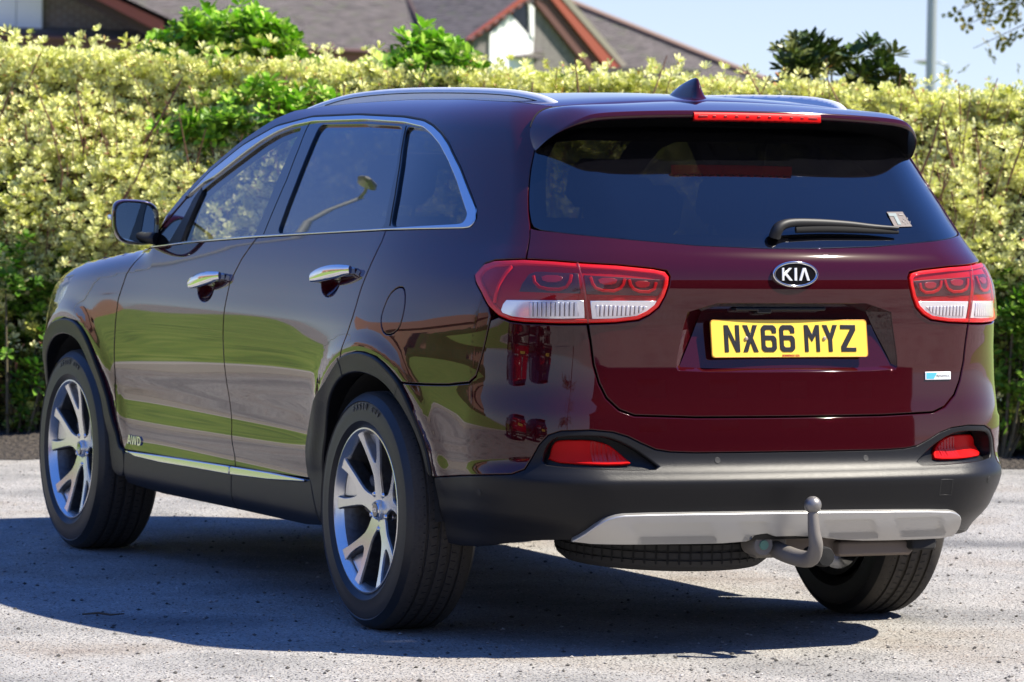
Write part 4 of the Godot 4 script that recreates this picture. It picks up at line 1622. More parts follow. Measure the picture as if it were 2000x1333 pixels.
func make_wheel() -> Node3D:
	# its axle is the local y axis turned to -x; the outer face looks to the car's left
	var root := Node3D.new()
	root.name = "wheel"
	var turn := Basis(Vector3(0, 0, -1), Vector3(-1, 0, 0), Vector3(0, 1, 0))
	var xf := Transform3D(turn, Vector3.ZERO)
	var push := func(b: MB) -> MB:
		var o := MB.new()
		o.add(b, xf)
		return o
	var ty := put("tyre", push.call(tyre_mesh(.235, .366, .2525)), M.tyre, root)
	put("tread", push.call(tyre_mesh(.235, .366, .2525, true)), M.tread, ty)
	# shoulder and rib cuts (fine lines across the tread)
	var b := MB.new()
	for k in 84:
		var a := TAU * k / 84.0
		var e := Vector3(cos(a), 0, sin(a))
		var t := Vector3(-sin(a), 0, cos(a))
		for q in [[.0665, .0955, .0, .0], [-.0955, -.0665, .0, .0], [.027, .043, .35, .18], [-.043, -.027, .35, -.18], [-.010, .004, .6, .2]]:
			var o: Vector3 = t * (TAU * .366 / 84.0) * q[2]
			var r0 := .3664 if absf(q[0]) < .06 else .3652
			var r1 := .3664 if absf(q[1]) < .06 else (.3652 if absf(q[1]) < .08 else .3575)
			var r2 := .3664 if absf(q[0]) < .08 else .3575
			var p0: Vector3 = e * (r2 if absf(q[0]) > .08 else r0) + Vector3.UP * q[0] + o
			var p1: Vector3 = e * r1 + Vector3.UP * q[1] + o + t * q[3] * .02
			b.flat(p0 - t * .0016, p0 + t * .0016, p1 + t * .0016, p1 - t * .0016, e)
	put("tread_cut", push.call(b), M.black, ty).set_meta("kind", "stuff")
	# raised lettering on the side wall
	var b3 := MB.new()
	var word := "FK510 SUV"
	for k in word.length():
		if word[k] == " ":
			continue
		var am := letters(word[k], 0.030 if k < 5 else 0.022, 0.0016)
		var arr := am.surface_get_arrays(0)
		var a := PI / 2 - 0.02 + (k - 3.6) * 0.075
		# local: e = (cos, 0, sin); text x runs along -tangent, text y outwards
		var e := Vector3(cos(a), 0, sin(a))
		var t := Vector3(-sin(a), 0, cos(a))
		var bas := Basis(t, e, Vector3.UP)
		var first := b3.v.size()
		for i in arr[Mesh.ARRAY_VERTEX].size():
			b3.vert(bas * arr[Mesh.ARRAY_VERTEX][i] + e * .318 + Vector3.UP * .1178, bas * arr[Mesh.ARRAY_NORMAL][i])
		var idx: PackedInt32Array = arr[Mesh.ARRAY_INDEX]
		for i in range(0, idx.size(), 3):
			b3.face(first + idx[i], first + idx[i + 1], first + idx[i + 2])
	put("side_wall_lettering", push.call(b3), mat(lin(.06, .06, .062), 0.5), ty)
	# rim: flange and barrel
	b = MB.new()
	b.lathe([Vector2(.2515, .088), Vector2(.2555, .098), Vector2(.2560, .104), Vector2(.2535, .1085), Vector2(.2490, .1090), Vector2(.2455, .105), Vector2(.2420, .097), Vector2(.2370, .089), Vector2(.2345, .080)], Transform3D(), 72, 35.0)
	var rim := put("rim", push.call(b), M.alloy, root)
	b = MB.new()
	b.lathe([Vector2(.2345, .080), Vector2(.2300, .060), Vector2(.2240, .030), Vector2(.2200, -.02), Vector2(.2200, -.10), Vector2(.2400, -.112)], Transform3D(), 72, 35.0)
	put("rim_barrel", push.call(b), M.alloy_dark, rim)
	# five forked spokes
	var face := func(u: float, v: float) -> Array:
		var r := sqrt(u * u + v * v)
		var f := clampf(r / .24, 0, 1)
		var hh := .060 + .038 * pow(f, 1.7)
		var dh := .038 * 1.7 * pow(maxf(f, .02), .7) / .24
		# each arm has a soft crown
		var nn := Vector3(-u / maxf(r, .001) * dh, 1, -v / maxf(r, .001) * dh).normalized()
		return [Vector3(u, hh, v), nn]
	var Y := [.026, .030, .055, .0305, .085, .0270, .108, .0290, .133, .0385, .165, .0540, .20, .0715, .226, .0870, .2365, .0960, .2455, .0720, .2510, .0440, .228, .0425, .205, .0380, .180, .0270, .162, .0165, .150, .0070, .148, 0.0]
	var half := V(Y)
	var yp := PackedVector2Array()
	for p in half:
		yp.append(p)
	for i in range(half.size() - 2, -1, -1):
		yp.append(Vector2(half[i].x, -half[i].y))
	for k in 5:
		var a := deg_to_rad(90.0 - 3.0 + 72.0 * k)
		var pb := MB.new()
		panel(pb, yp, [], face, 0.02, 0.02, 0.0, 0.005, 0.045)
		var sb := MB.new()
		sb.add(pb, Transform3D(Basis(Vector3.UP, -a), Vector3.ZERO))
		put("spoke", push.call(sb), M.alloy_dark, rim)
		pb = MB.new()
		panel(pb, inset(yp, 0.0035) if not Geometry2D.is_polygon_clockwise(yp) else inset(yp, -0.0035), [], face, 0.02, 0.02, 0.0012, 0.0012, 0.002)
		sb = MB.new()
		sb.add(pb, Transform3D(Basis(Vector3.UP, -a), Vector3.ZERO))
		put("spoke_face", push.call(sb), M.alloy, rim)
		# sunken web between the two arms of the fork
		pb = MB.new()
		panel(pb, V([.150, 0.0, .165, .017, .185, .028, .21, .037, .235, .040, .235, -.040, .21, -.037, .185, -.028, .165, -.017]), [], face, 0.02, 0.02, func(u: float, v: float) -> float: return -.018 - .30 * maxf(.215 - u, 0.0), 0.001, 0.02)
		sb = MB.new()
		sb.add(pb, Transform3D(Basis(Vector3.UP, -a), Vector3.ZERO))
		put("spoke_web", push.call(sb), M.alloy, rim)
	b = MB.new()
	b.lathe([Vector2(0.0, .0745), Vector2(.024, .0735), Vector2(.0295, .071), Vector2(.031, .066), Vector2(.032, .060), Vector2(.041, .057), Vector2(.044, .050), Vector2(.046, .0)], Transform3D(), 32, 30.0)
	put("hub_cap", push.call(b), M.alloy, rim)
	b = MB.new()
	b.lathe([Vector2(0.0, .0765), Vector2(.020, .076), Vector2(.0225, .0735)], Transform3D(), 28, 30.0)
	put("cap_emblem", push.call(b), M.black_gloss, rim)
	b = MB.new()
	b.lathe([Vector2(.0235, .0755), Vector2(.0255, .0765), Vector2(.0270, .0735)], Transform3D(), 28, 60.0)
	put("cap_ring", push.call(b), M.chrome, rim)
	stick("cap_lettering", letters("KIA", 0.017, 0.002), M.chrome, rim, Transform3D(Basis(Vector3(0, 0, 1), Vector3(0, 1, 0), Vector3(-1, 0, 0)), Vector3(-.0765, 0, 0)))
	for k in 5:
		var a := deg_to_rad(90.0 - 3.0 + 36.0 + 72.0 * k)
		b = MB.new()
		b.lathe([Vector2(0, .070), Vector2(.006, .0685), Vector2(.0095, .063), Vector2(.0105, .045), Vector2(.0135, .044), Vector2(.0135, .02)], Transform3D(Basis(), Vector3(cos(a) * .0575, 0, sin(a) * .0575)), 12, 25.0)
		put("wheel_nut", push.call(b), M.chrome_satin, rim)
	b = MB.new()
	b.lathe([Vector2(.06, .02), Vector2(.085, .022), Vector2(.09, .010), Vector2(.158, .010), Vector2(.160, .004), Vector2(.158, -.006), Vector2(.05, -.006)], Transform3D(), 48, 30.0)
	put("brake_disc", push.call(b), M.steel, root)
	b = MB.new()
	b.box(Vector3(.135, .012, .03), Vector3(.06, .06, .12), Basis(Vector3.UP, -0.2), .012)
	put("brake_caliper", push.call(b), M.iron, root)
	return root


func wheels() -> void:
	var w := make_wheel()
	car.add_child(w, true)
	w.position = Vector3(-.8195, HUB, 0)
	for q in [[-.816, -2.78, 0.0], [.8195, 0.0, PI], [.816, -2.78, PI]]:
		var c := w.duplicate() as Node3D
		c.name = "wheel"
		car.add_child(c, true)
		c.position = Vector3(q[0], HUB, q[1])
		c.rotation.y = q[2]
	w.rotate_x(deg_to_rad(2.0))
	# dark wells round the wheels
	for z in [0.0, -2.78]:
		var b := MB.new()
		b.lathe([Vector2(.43, .885), Vector2(.435, .60), Vector2(.40, .52), Vector2(.1, .50), Vector2(0, .5)], Transform3D(Basis(Vector3(0, 0, 1), Vector3(-1, 0, 0), Vector3(0, -1, 0)), Vector3(0, HUB, z)), 28, 40.0, PI, TAU)
		for i in b.n.size():
			b.n[i] = -b.n[i]
		var fresh := MB.new()
		for k in range(0, b.ix.size(), 3):
			fresh.tri(b.v[b.ix[k]], b.v[b.ix[k + 1]], b.v[b.ix[k + 2]], b.n[b.ix[k]], b.n[b.ix[k + 1]], b.n[b.ix[k + 2]])
		both("wheel_well", fresh, M.under, car)


func underbody() -> void:
	var b := MB.new()
	b.box(Vector3(0, .335, -1.39), Vector3(1.62, .10, 1.95), Basis(), .02)
	b.box(Vector3(0, .42, -2.9), Vector3(1.02, .24, 1.2), Basis(), .02)
	b.box(Vector3(0, .44, .18), Vector3(1.04, .20, 1.26), Basis(), .02)
	b.box(Vector3(0, .37, .66), Vector3(1.30, .05, .40), Basis(), .02)
	put("floor_pan", b, M.under, car)
	# spare wheel slung flat under the boot floor
	b = MB.new()
	b.add(tyre_mesh(.150, .325, .20), Transform3D(Basis(Vector3.RIGHT, 0.035), Vector3(-.205, .325, .585)))
	b.add(tyre_mesh(.150, .325, .20, true), Transform3D(Basis(Vector3.RIGHT, 0.035), Vector3(-.205, .325, .585)))
	var sp := put("spare_wheel", b, mat(lin(.020, .019, .018), .8), car)
	b = MB.new()
	for k in 60:
		var a := TAU * k / 60.0
		var e := Vector3(cos(a), 0, sin(a))
		var t := Vector3(-sin(a), 0, cos(a))
		b.flat(e * .3255 - t * .003 - Vector3.UP * .05, e * .3255 + t * .003 - Vector3.UP * .05, e * .3255 + t * .003 + Vector3.UP * .042, e * .3255 - t * .003 + Vector3.UP * .042, e)
	var b2 := MB.new()
	b2.add(b, Transform3D(Basis(Vector3.RIGHT, 0.035), Vector3(-.205, .325, .585)))
	put("tread_cut", b2, M.black, sp).set_meta("kind", "stuff")
	b = MB.new()
	b.lathe([Vector2(.0, -.03), Vector2(.12, -.04), Vector2(.19, -.06), Vector2(.20, -.075)], Transform3D(Basis(), Vector3(-.205, .325, .585)), 32)
	put("spare_rim", b, M.under, sp)
	# tow bar: cross tube, socket plate, swan neck and ball
	var tow := node("tow_bar", car)
	b = MB.new()
	var neck := bez([Vector3(-.02, .318, .90), Vector3(-.01, .301, .985), Vector3(.008, .290, 1.06), Vector3(.014, .297, 1.115), Vector3(.010, .335, 1.145), Vector3(.002, .380, 1.146), Vector3(0, .436, 1.140)], 5)
	b.tube(neck, _ease([.022, .024, .024, .023, .021, .018, .015], 5), _ease([.026, .026, .025, .024, .021, .018, .015], 5), 14)
	put("swan_neck", b, M.iron, tow)
	b = MB.new()
	var ball := []
	for k in 15:
		var a := -PI / 2 + .35 + (PI - .35) * k / 14.0
		ball.append(Vector2(cos(a) * .0255, sin(a) * .0255))
	ball.append(Vector2(.0, .0255))
	b.lathe(ball, Transform3D(Basis(), Vector3(0, .454, 1.140)), 24, 40.0)
	put("tow_ball", b, mat(lin(.22, .21, .20), .38, .6), tow)
	b = MB.new()
	b.lathe([Vector2(0, .030), Vector2(.030, .028), Vector2(.034, .020), Vector2(.034, -.05)], Transform3D(Basis(Vector3.RIGHT, PI / 2), Vector3(-.075, .325, .955)), 20, 30.0)
	b.box(Vector3(-.03, .322, .92), Vector3(.11, .08, .06), Basis(), .012)
	put("tow_socket", b, M.iron, tow)
	b = MB.new()
	b.lathe([Vector2(0, .0), Vector2(.014, .0), Vector2(.015, -.004)], Transform3D(Basis(Vector3.RIGHT, PI / 2), Vector3(-.075, .325, .9885)), 14, 30.0)
	put("socket_cap", b, mat(lin(.10, .22, .16), .4), tow)
	b = MB.new()
	b.lathe([Vector2(0, .05), Vector2(.026, .048), Vector2(.030, .04), Vector2(.030, .0), Vector2(.022, -.02), Vector2(.022, -.06)], Transform3D(Basis(Vector3.RIGHT, PI / 2), Vector3(.095, .292, 1.01)), 18, 30.0)
	put("locking_knob", b, M.black, tow)
	b = MB.new()
	b.box(Vector3(.22, .318, .86), Vector3(.60, .055, .06), Basis(), .01)
	b.box(Vector3(.34, .302, .90), Vector3(.26, .05, .05), Basis(), .012)
	put("tow_beam", b, mat(lin(.16, .13, .11), .7, .2), tow)
	b = MB.new()
	b.box(Vector3(.485, .322, .93), Vector3(.085, .055, .06), Basis(), .008)
	put("bracket", b, M.under, tow)
	b = MB.new()
	b.tube([Vector3(.52, .30, .0), Vector3(.40, .28, .15), Vector3(.25, .27, .25)], [.03, .03, .03], [.03, .03, .03], 10)
	b.box(Vector3(.56, .30, .02), Vector3(.24, .07, .10), Basis(Vector3.UP, .3), .02)
	b.box(Vector3(-.56, .30, .02), Vector3(.24, .07, .10), Basis(Vector3.UP, -.3), .02)
	put("suspension_arm", b, M.iron, car)


func cabin() -> void:
	var seat := func(at: Vector3, wide: float, top: float) -> Array:
		var b := MB.new()
		var lean := Basis(Vector3.RIGHT, 0.30)
		b.box(at + Vector3(0, .10, -.25), Vector3(wide, .16, .50), Basis(), .05)
		b.box(at + Vector3(0, (top) * .5 + .08, .12), Vector3(wide, top, .14), lean, .06)
		var h := MB.new()
		h.box(at + Vector3(0, top + .19, .25), Vector3(.25, .17, .09), lean, .04)
		h.tube([at + Vector3(-.06, top + .02, .2), at + Vector3(-.06, top + .16, .24)], [.007, .007], [.007, .007], 6)
		h.tube([at + Vector3(.06, top + .02, .2), at + Vector3(.06, top + .16, .24)], [.007, .007], [.007, .007], 6)
		return [b, h]
	for q in [[-.37, .60, -1.30, .50, .58], [.37, .60, -1.30, .50, .58], [-.40, .62, -.40, .46, .52], [.0, .62, -.40, .32, .50], [.40, .62, -.40, .46, .52], [-.30, .68, .36, .44, .42], [.30, .68, .36, .44, .42]]:
		var r: Array = seat.call(Vector3(q[0], q[1], q[2]), q[3], q[4])
		var s := put("seat", r[0], M.cloth, car)
		put("headrest", r[1], M.cloth, s)
	var b := MB.new()
	b.box(Vector3(0, 1.00, -2.02), Vector3(1.5, .22, .34), Basis(), .06)
	b.box(Vector3(0, .45, -1.0), Vector3(1.56, .05, 3.0), Basis(), .0)
	put("dashboard", b, M.cloth, car)
	b = MB.new()
	b.lathe([Vector2(.17, .012), Vector2(.186, .012), Vector2(.19, 0), Vector2(.186, -.012), Vector2(.17, -.012), Vector2(.166, 0), Vector2(.17, .012)], Transform3D(Basis(Vector3.RIGHT, PI / 2 - .45), Vector3(.37, 1.0, -1.72)), 32, 80.0)
	put("steering_wheel", b, M.seal, car)
	b = MB.new()
	b.box(Vector3(0, 1.44, -1.62), Vector3(.24, .06, .03), Basis(), .012)
	put("interior_mirror", b, M.seal, car)


func build_car() -> void:
	make_lattice()
	car_materials()
	car = node("parked_car", self)
	tag(car, "dark maroon SUV with silver roof rails, a tow ball and a yellow number plate", "car")
	body_panels()
	glazing()
	cladding()
	tail_lamps()
	plate_and_badges()
	spoiler()
	roof_gear()
	handles_and_mirrors()
	wiper()
	wheels()
	underbody()
	cabin()


# ---------------------------------------------------------------- the place

func spot(u: float, y: float, d: float) -> Vector3:
	# u metres to the right of the sight line, d metres along it over the ground
	return Vector3(CAM.x, 0, CAM.z) + RT * u + FR * d + Vector3(0, y, 0)


func noise_tex(size: int, freq: float, kind: int, seed_: int, ramp: Array, octaves := 4) -> NoiseTexture2D:
	var t := NoiseTexture2D.new()
	t.width = size
	t.height = size
	t.seamless = true
	t.seamless_blend_skirt = 0.12
	var n := FastNoiseLite.new()
	n.noise_type = kind
	n.seed = seed_
	n.frequency = freq
	n.fractal_octaves = octaves
	if kind == FastNoiseLite.TYPE_CELLULAR:
		n.cellular_return_type = FastNoiseLite.RETURN_DISTANCE
	t.noise = n
	if ramp.size():
		var g := Gradient.new()
		var offs := PackedFloat32Array()
		var cols := PackedColorArray()
		for q in ramp:
			offs.append(q[0])
			cols.append(q[1])
		g.offsets = offs
		g.colors = cols
		t.color_ramp = g
	return t


func tarmac_image() -> Array:
	# worn tarmac: pale binder, stones of many tones, dark pits; returns colour and height pictures
	var size := 1024
	var rng := RandomNumberGenerator.new()
	rng.seed = 77
	var col := Image.create(size, size, false, Image.FORMAT_RGB8)
	var high := Image.create(size, size, false, Image.FORMAT_L8)
	col.fill(lin(.287, .279, .267))
	high.fill(Color(.5, .5, .5))
	for k in 52000:
		var x := rng.randi() % size
		var y := rng.randi() % size
		var r := 1 + int(pow(rng.randf(), 2.4) * 6.0)
		var t := rng.randf()
		var c := lin(.292, .284, .272) * rng.randf_range(.88, 1.10)
		var h := rng.randf_range(.45, .75)
		if t < .17:
			c = lin(.06, .056, .052)
			h = .12
			r = clampi(r, 2, 4)
		elif t < .33:
			c = lin(.50, .475, .44)
			h = rng.randf_range(.6, .9)
		elif t < .37:
			c = lin(.24, .18, .14)
		for dy in range(0, r):
			var w := r - (1 if (dy == 0 or dy == r - 1) and r > 2 else 0)
			var ox := (r - w) / 2
			var yy := (y + dy) % size
			for dx in w:
				var xx := (x + dx + ox) % size
				col.set_pixel(xx, yy, c)
				high.set_pixel(xx, yy, Color(h, h, h))
	return [ImageTexture.create_from_image(col), ImageTexture.create_from_image(high)]


func ground() -> void:
	var m := mat(Color.WHITE, 0.93)
	var pics := tarmac_image()
	m.albedo_texture = pics[0]
	m.heightmap_enabled = true
	m.heightmap_texture = pics[1]
	m.heightmap_scale = 1.8
	m.uv1_triplanar = true
	m.uv1_world_triplanar = true
	m.uv1_scale = Vector3(.62, .62, .62)
	m.detail_enabled = true
	m.detail_blend_mode = BaseMaterial3D.BLEND_MODE_MUL
	m.detail_albedo = noise_tex(512, .012, FastNoiseLite.TYPE_SIMPLEX_SMOOTH, 4, [[0.0, Color(.66, .66, .67)], [.3, Color(.86, .855, .85)], [.55, Color(1, .99, .98)], [.8, Color(.94, .91, .88)], [1.0, Color(.84, .79, .75)]], 5)
	m.detail_uv_layer = BaseMaterial3D.DETAIL_UV_2
	m.uv2_triplanar = true
	m.uv2_world_triplanar = true
	m.uv2_scale = Vector3(.13, .13, .13)
	M.tarmac = m
	var pm := PlaneMesh.new()
	pm.size = Vector2(1800, 1800)
	var g := MeshInstance3D.new()
	g.name = "ground"
	g.mesh = pm
	g.material_override = m
	add_child(g)
	tag(g, "worn pale tarmac of the car park, with shade under the car", "", "", "structure")
	# soil at the foot of the hedge
	var soil := mat(Color.WHITE, 0.95)
	soil.albedo_texture = noise_tex(512, .05, FastNoiseLite.TYPE_SIMPLEX, 9, [[0.0, lin(.016, .012, .009)], [.5, lin(.036, .028, .021)], [.8, lin(.07, .056, .045)], [1.0, lin(.20, .17, .14)]], 5)
	soil.heightmap_enabled = true
	soil.heightmap_texture = noise_tex(512, .05, FastNoiseLite.TYPE_SIMPLEX, 9, [], 5)
	soil.heightmap_scale = 3.0
	soil.uv1_triplanar = true
	soil.uv1_world_triplanar = true
	soil.uv1_scale = Vector3(.9, .9, .9)
	var rng := RandomNumberGenerator.new()
	rng.seed = 21
	var b := MB.new()
	var rows := []
	for i in 104:
		var u := -5.6 + i * 0.1
		var near := lerpf(19.75, 20.25, clampf((u + 2.5) / 5.0, 0, 1)) + rng.randf_range(-.06, .06)
		var line := []
		for k in 9:
			var f := k / 8.0
			line.append(spot(u, 0.004 + 0.10 * sst(0.0, 0.35, f) + rng.randf_range(0, .02) * minf(f * 4.0, 1.0), lerpf(near, 24.0, f)))
		rows.append(line)
	b.sheet(rows, Vector3.UP)
	tag(put("soil_bed", b, soil, self), "bare brown soil bed along the foot of the hedge", "", "", "structure")
	# loose grit and crumbs of stone on the tarmac
	var gb := MB.new()
	gb.has_c = true
	var ico := [Vector3(1, 0, 0), Vector3(-.9, .1, .2), Vector3(.1, .75, 0), Vector3(0, -.5, .1), Vector3(.1, 0, .9), Vector3(0, .1, -.85)]
	for t in [[0, 2, 4], [4, 2, 1], [1, 2, 5], [5, 2, 0], [0, 4, 3], [4, 1, 3], [1, 5, 3], [5, 0, 3]]:
		var p: Vector3 = ico[t[0]]
		var q: Vector3 = ico[t[1]]
		var r: Vector3 = ico[t[2]]
		var nn := (q - p).cross(r - p).normalized()
		if nn.dot(p + q + r) < 0:
			nn = -nn
		gb.tri(p, q, r, nn, nn, nn)
	var gm := mat(Color.WHITE, .9)
	gm.vertex_color_use_as_albedo = true
	var grit := gb.mesh(gm)
	var mm := MultiMesh.new()
	mm.transform_format = MultiMesh.TRANSFORM_3D
	mm.use_colors = true
	mm.mesh = grit
	mm.instance_count = 9000
	for k in mm.instance_count:
		var u := rng.randf_range(-2.4, 2.6)
		var d := 10.0 + 10.0 * pow(rng.randf(), 1.6)
		var s := .0026 + .0085 * pow(rng.randf(), 4.0)
		var t := Transform3D(Basis(Vector3.UP, rng.randf() * TAU).scaled(Vector3(s, s * .7, s * rng.randf_range(.6, 1.0))), spot(u * d / 14.0, s * .25, d))
		mm.set_instance_transform(k, t)
		var c := lin(.24, .225, .21) * rng.randf_range(.4, 1.3)
		if rng.randf() < .13:
			c = lin(.05, .046, .04)
		mm.set_instance_color(k, Color(c.r, c.g, c.b).srgb_to_linear())
	var mi := MultiMeshInstance3D.new()
	mi.name = "loose_grit"
	mi.multimesh = mm
	add_child(mi)
	tag(mi, "loose grit and stone crumbs scattered over the tarmac", "grit", "", "stuff")
	# a dry twig in the shade left of the car
	b = MB.new()
	b.tube([spot(-1.32, .006, 13.02), spot(-1.27, .010, 13.03), spot(-1.23, .007, 13.01), spot(-1.19, .009, 13.03)], [.003, .004, .0035, .002], [.003, .004, .0035, .002], 6)
	tag(put("dry_twig", b, mat(lin(.10, .07, .045), .9), self), "thin dry twig lying on shaded tarmac beside the front wheel", "twig")


func leaf_cluster(count: int, length: float, wide: float, whorls: int, seed_: int, spread := 0.9, fold := 0.25, red := 0.0) -> MB:
	var b := MB.new()
	b.has_c = true
	var rng := RandomNumberGenerator.new()
	rng.seed = seed_
	for w in whorls:
		for k in count:
			var a := TAU * (k + 0.5 * w) / count + rng.randf_range(-.25, .25)
			var lift := lerpf(spread, 1.35, float(w) / maxi(whorls, 1)) + rng.randf_range(-.2, .2)
			var e := Vector3(cos(a), 0, sin(a))
			var dir := (e * cos(lift) + Vector3.UP * sin(lift)).normalized()
			var side := Vector3(-sin(a), 0, cos(a))
			var nn := side.cross(dir).normalized()
			if nn.y < 0.0:
				nn = -nn
			var l := length * rng.randf_range(.75, 1.1) * (1.0 - .25 * w)
			var o := e * 0.006 + Vector3.UP * (0.012 * w)
			var mid := o + dir * l * .55 - nn * wide * fold
			var tip := o + dir * l - nn * l * .10
			var pl := o + dir * l * .38 + side * wide * .36
			var pr := o + dir * l * .38 - side * wide * .36
			var ql := o + dir * l * .74 + side * wide * .5 - nn * l * .03
			var qr := o + dir * l * .74 - side * wide * .5 - nn * l * .03
			var tone := rng.randf_range(.75, 1.15)
			var col := Color(tone, tone, tone)
			if rng.randf() < red:
				col = Color(tone * .55, tone * .25, tone * .3)
			var first := b.v.size()
			var nl := (nn - side * .35).normalized()
			var nr := (nn + side * .35).normalized()
			for q in [[o, nl], [pl, nl], [mid, nl], [ql, nl], [tip, nl], [o, nr], [pr, nr], [mid, nr], [qr, nr], [tip, nr]]:
				b.vert(q[0], q[1], Vector2.ZERO, col)
			for h in [first, first + 5]:
				b.face(h, h + 1, h + 2)
				b.face(h + 1, h + 3, h + 2)
				b.face(h + 3, h + 4, h + 2)
	return b


func leaf_mat(gloss: float, through: Color) -> StandardMaterial3D:
	var m := mat(Color.WHITE, gloss)
	m.vertex_color_use_as_albedo = true
	m.metallic_specular = 0.3
	m.backlight_enabled = true
	m.backlight = through
	return m


func scatter(called: String, mesh: Mesh, places: Array, parent: Node) -> MultiMeshInstance3D:
	var mm := MultiMesh.new()
	mm.transform_format = MultiMesh.TRANSFORM_3D
	mm.use_colors = true
	mm.mesh = mesh
	mm.instance_count = places.size()
	for k in places.size():
		mm.set_instance_transform(k, places[k][0])
		mm.set_instance_color(k, places[k][1])
	var mi := MultiMeshInstance3D.new()
	mi.name = called
	mi.multimesh = mm
	parent.add_child(mi, true)
	mi.set_meta("kind", "stuff")
	return mi


func facing(n: Vector3, spin: float, s: float) -> Basis:
	var y := n.normalized()
	var x := y.cross(Vector3(0.3, 0.2, 1)).normalized()
	var z := x.cross(y).normalized()
	return Basis(x, y, z).rotated(y, spin).scaled(Vector3(s, s, s))


var hedge_noise: FastNoiseLite


func hedge_front(u: float, y: float) -> float:
	return 20.62 + 0.16 * hedge_noise.get_noise_2d(u * 100.0, y * 100.0) + 0.62 * pow(clampf((y - 1.0) / 0.95, 0.0, 1.0), 2.0) + 0.10 * hedge_noise.get_noise_2d(u * 30.0 + 70.0, y * 30.0)


func hedge_top(u: float, d: float) -> float:
	return 1.838 - 0.032 * u + 0.05 * hedge_noise.get_noise_2d(u * 70.0 + 300.0, d * 70.0)


func hedge() -> void:
	hedge_noise = FastNoiseLite.new()
	hedge_noise.seed = 8
	hedge_noise.frequency = 0.03
	var rng := RandomNumberGenerator.new()
	rng.seed = 42
	var root := node("hedge", self, spot(0, 0, 21.5))
	tag(root, "tall clipped hedge of cream-edged yellow green leaves behind the car", "hedge")
	var inv := -root.position
	var fine := leaf_mat(.42, Color(.55, .60, .22))
	var ms := [leaf_cluster(6, .034, .0135, 2, 1, .8).mesh(fine), leaf_cluster(5, .031, .012, 2, 2, .7, .2, .06).mesh(fine), leaf_cluster(7, .038, .014, 1, 3, .9, .3, .04).mesh(fine), leaf_cluster(4, .046, .017, 2, 4, .6, .25, .0).mesh(fine), leaf_cluster(3, .036, .011, 3, 5, .4, .3, .12).mesh(fine)]
	var places := [[], [], [], [], []]
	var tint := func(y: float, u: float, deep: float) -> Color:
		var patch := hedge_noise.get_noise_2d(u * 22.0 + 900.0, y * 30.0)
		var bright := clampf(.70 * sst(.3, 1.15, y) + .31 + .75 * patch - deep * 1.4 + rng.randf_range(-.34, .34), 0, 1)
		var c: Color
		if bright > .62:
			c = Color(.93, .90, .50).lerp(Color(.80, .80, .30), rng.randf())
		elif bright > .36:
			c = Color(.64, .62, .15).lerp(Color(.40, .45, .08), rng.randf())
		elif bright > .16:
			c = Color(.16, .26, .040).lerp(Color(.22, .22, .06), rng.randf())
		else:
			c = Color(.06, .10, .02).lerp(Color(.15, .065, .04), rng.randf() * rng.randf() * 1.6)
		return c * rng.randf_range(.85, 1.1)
	for k in 50000:
		var u := rng.randf_range(-5.0, 3.6)
		var y := 0.06 + 1.92 * pow(rng.randf(), .88)
		var deep := 0.30 * pow(rng.randf(), 1.7)
		var low := sst(.05, .5, y)
		if rng.randf() > .8 + .2 * low:
			continue
		y = minf(y, hedge_top(u, 20.8) + rng.randf_range(-.05, .05))
		var d := hedge_front(u, y) + deep
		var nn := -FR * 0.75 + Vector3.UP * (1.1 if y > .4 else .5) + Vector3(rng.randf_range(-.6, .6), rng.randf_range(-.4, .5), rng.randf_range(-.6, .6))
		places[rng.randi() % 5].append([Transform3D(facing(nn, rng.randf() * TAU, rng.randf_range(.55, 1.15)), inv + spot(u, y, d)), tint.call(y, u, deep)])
	for k in 20500:
		var u := rng.randf_range(-5.0, 3.6)
		var d := 21.0 + 2.3 * pow(rng.randf(), 1.4)
		var y := hedge_top(u, d) + rng.randf_range(-.12, .035)
		if rng.randf() < .09:
			y += rng.randf_range(.02, .13)
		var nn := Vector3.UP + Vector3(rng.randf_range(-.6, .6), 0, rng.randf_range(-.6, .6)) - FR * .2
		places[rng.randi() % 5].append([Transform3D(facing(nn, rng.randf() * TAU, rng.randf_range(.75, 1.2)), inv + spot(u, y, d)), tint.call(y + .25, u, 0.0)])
	for i in 5:
		scatter("foliage", ms[i], places[i], root)
	# stems that show in the gaps
	var b := MB.new()
	for k in 1250:
		var u := rng.randf_range(-4.9, 3.5)
		var y := rng.randf_range(0.0, 1.5)
		var d := hedge_front(u, y) + rng.randf_range(.05, .34)
		var p := spot(u, y, d) + inv
		var dir := Vector3(rng.randf_range(-.5, .5), 1, rng.randf_range(-.5, .5)).normalized()
		var l := rng.randf_range(.18, .55)
		var q := p + dir * l * .5 + Vector3(rng.randf_range(-.04, .04), 0, rng.randf_range(-.04, .04))
		var w := rng.randf_range(.003, .008) * (1.5 if y < .6 else 1.0)
		b.tube([p, q, p + dir * l - FR * .05], [w, w * .8, w * .5], [w, w * .8, w * .5], 5, Vector3.UP, false)
	put("stem", b, mat(lin(.14, .062, .042), .8), root).set_meta("kind", "stuff")
	# dark sheet added inside the foliage to block light showing through
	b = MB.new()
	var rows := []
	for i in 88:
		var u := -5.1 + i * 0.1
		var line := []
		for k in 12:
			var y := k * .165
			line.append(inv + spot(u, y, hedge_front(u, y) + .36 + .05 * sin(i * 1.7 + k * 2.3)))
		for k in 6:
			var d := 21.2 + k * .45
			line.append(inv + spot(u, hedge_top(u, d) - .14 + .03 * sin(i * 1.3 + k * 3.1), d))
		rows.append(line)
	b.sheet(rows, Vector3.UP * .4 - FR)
	put("dark_backing", b, mat(lin(.035, .034, .018), .95), root)


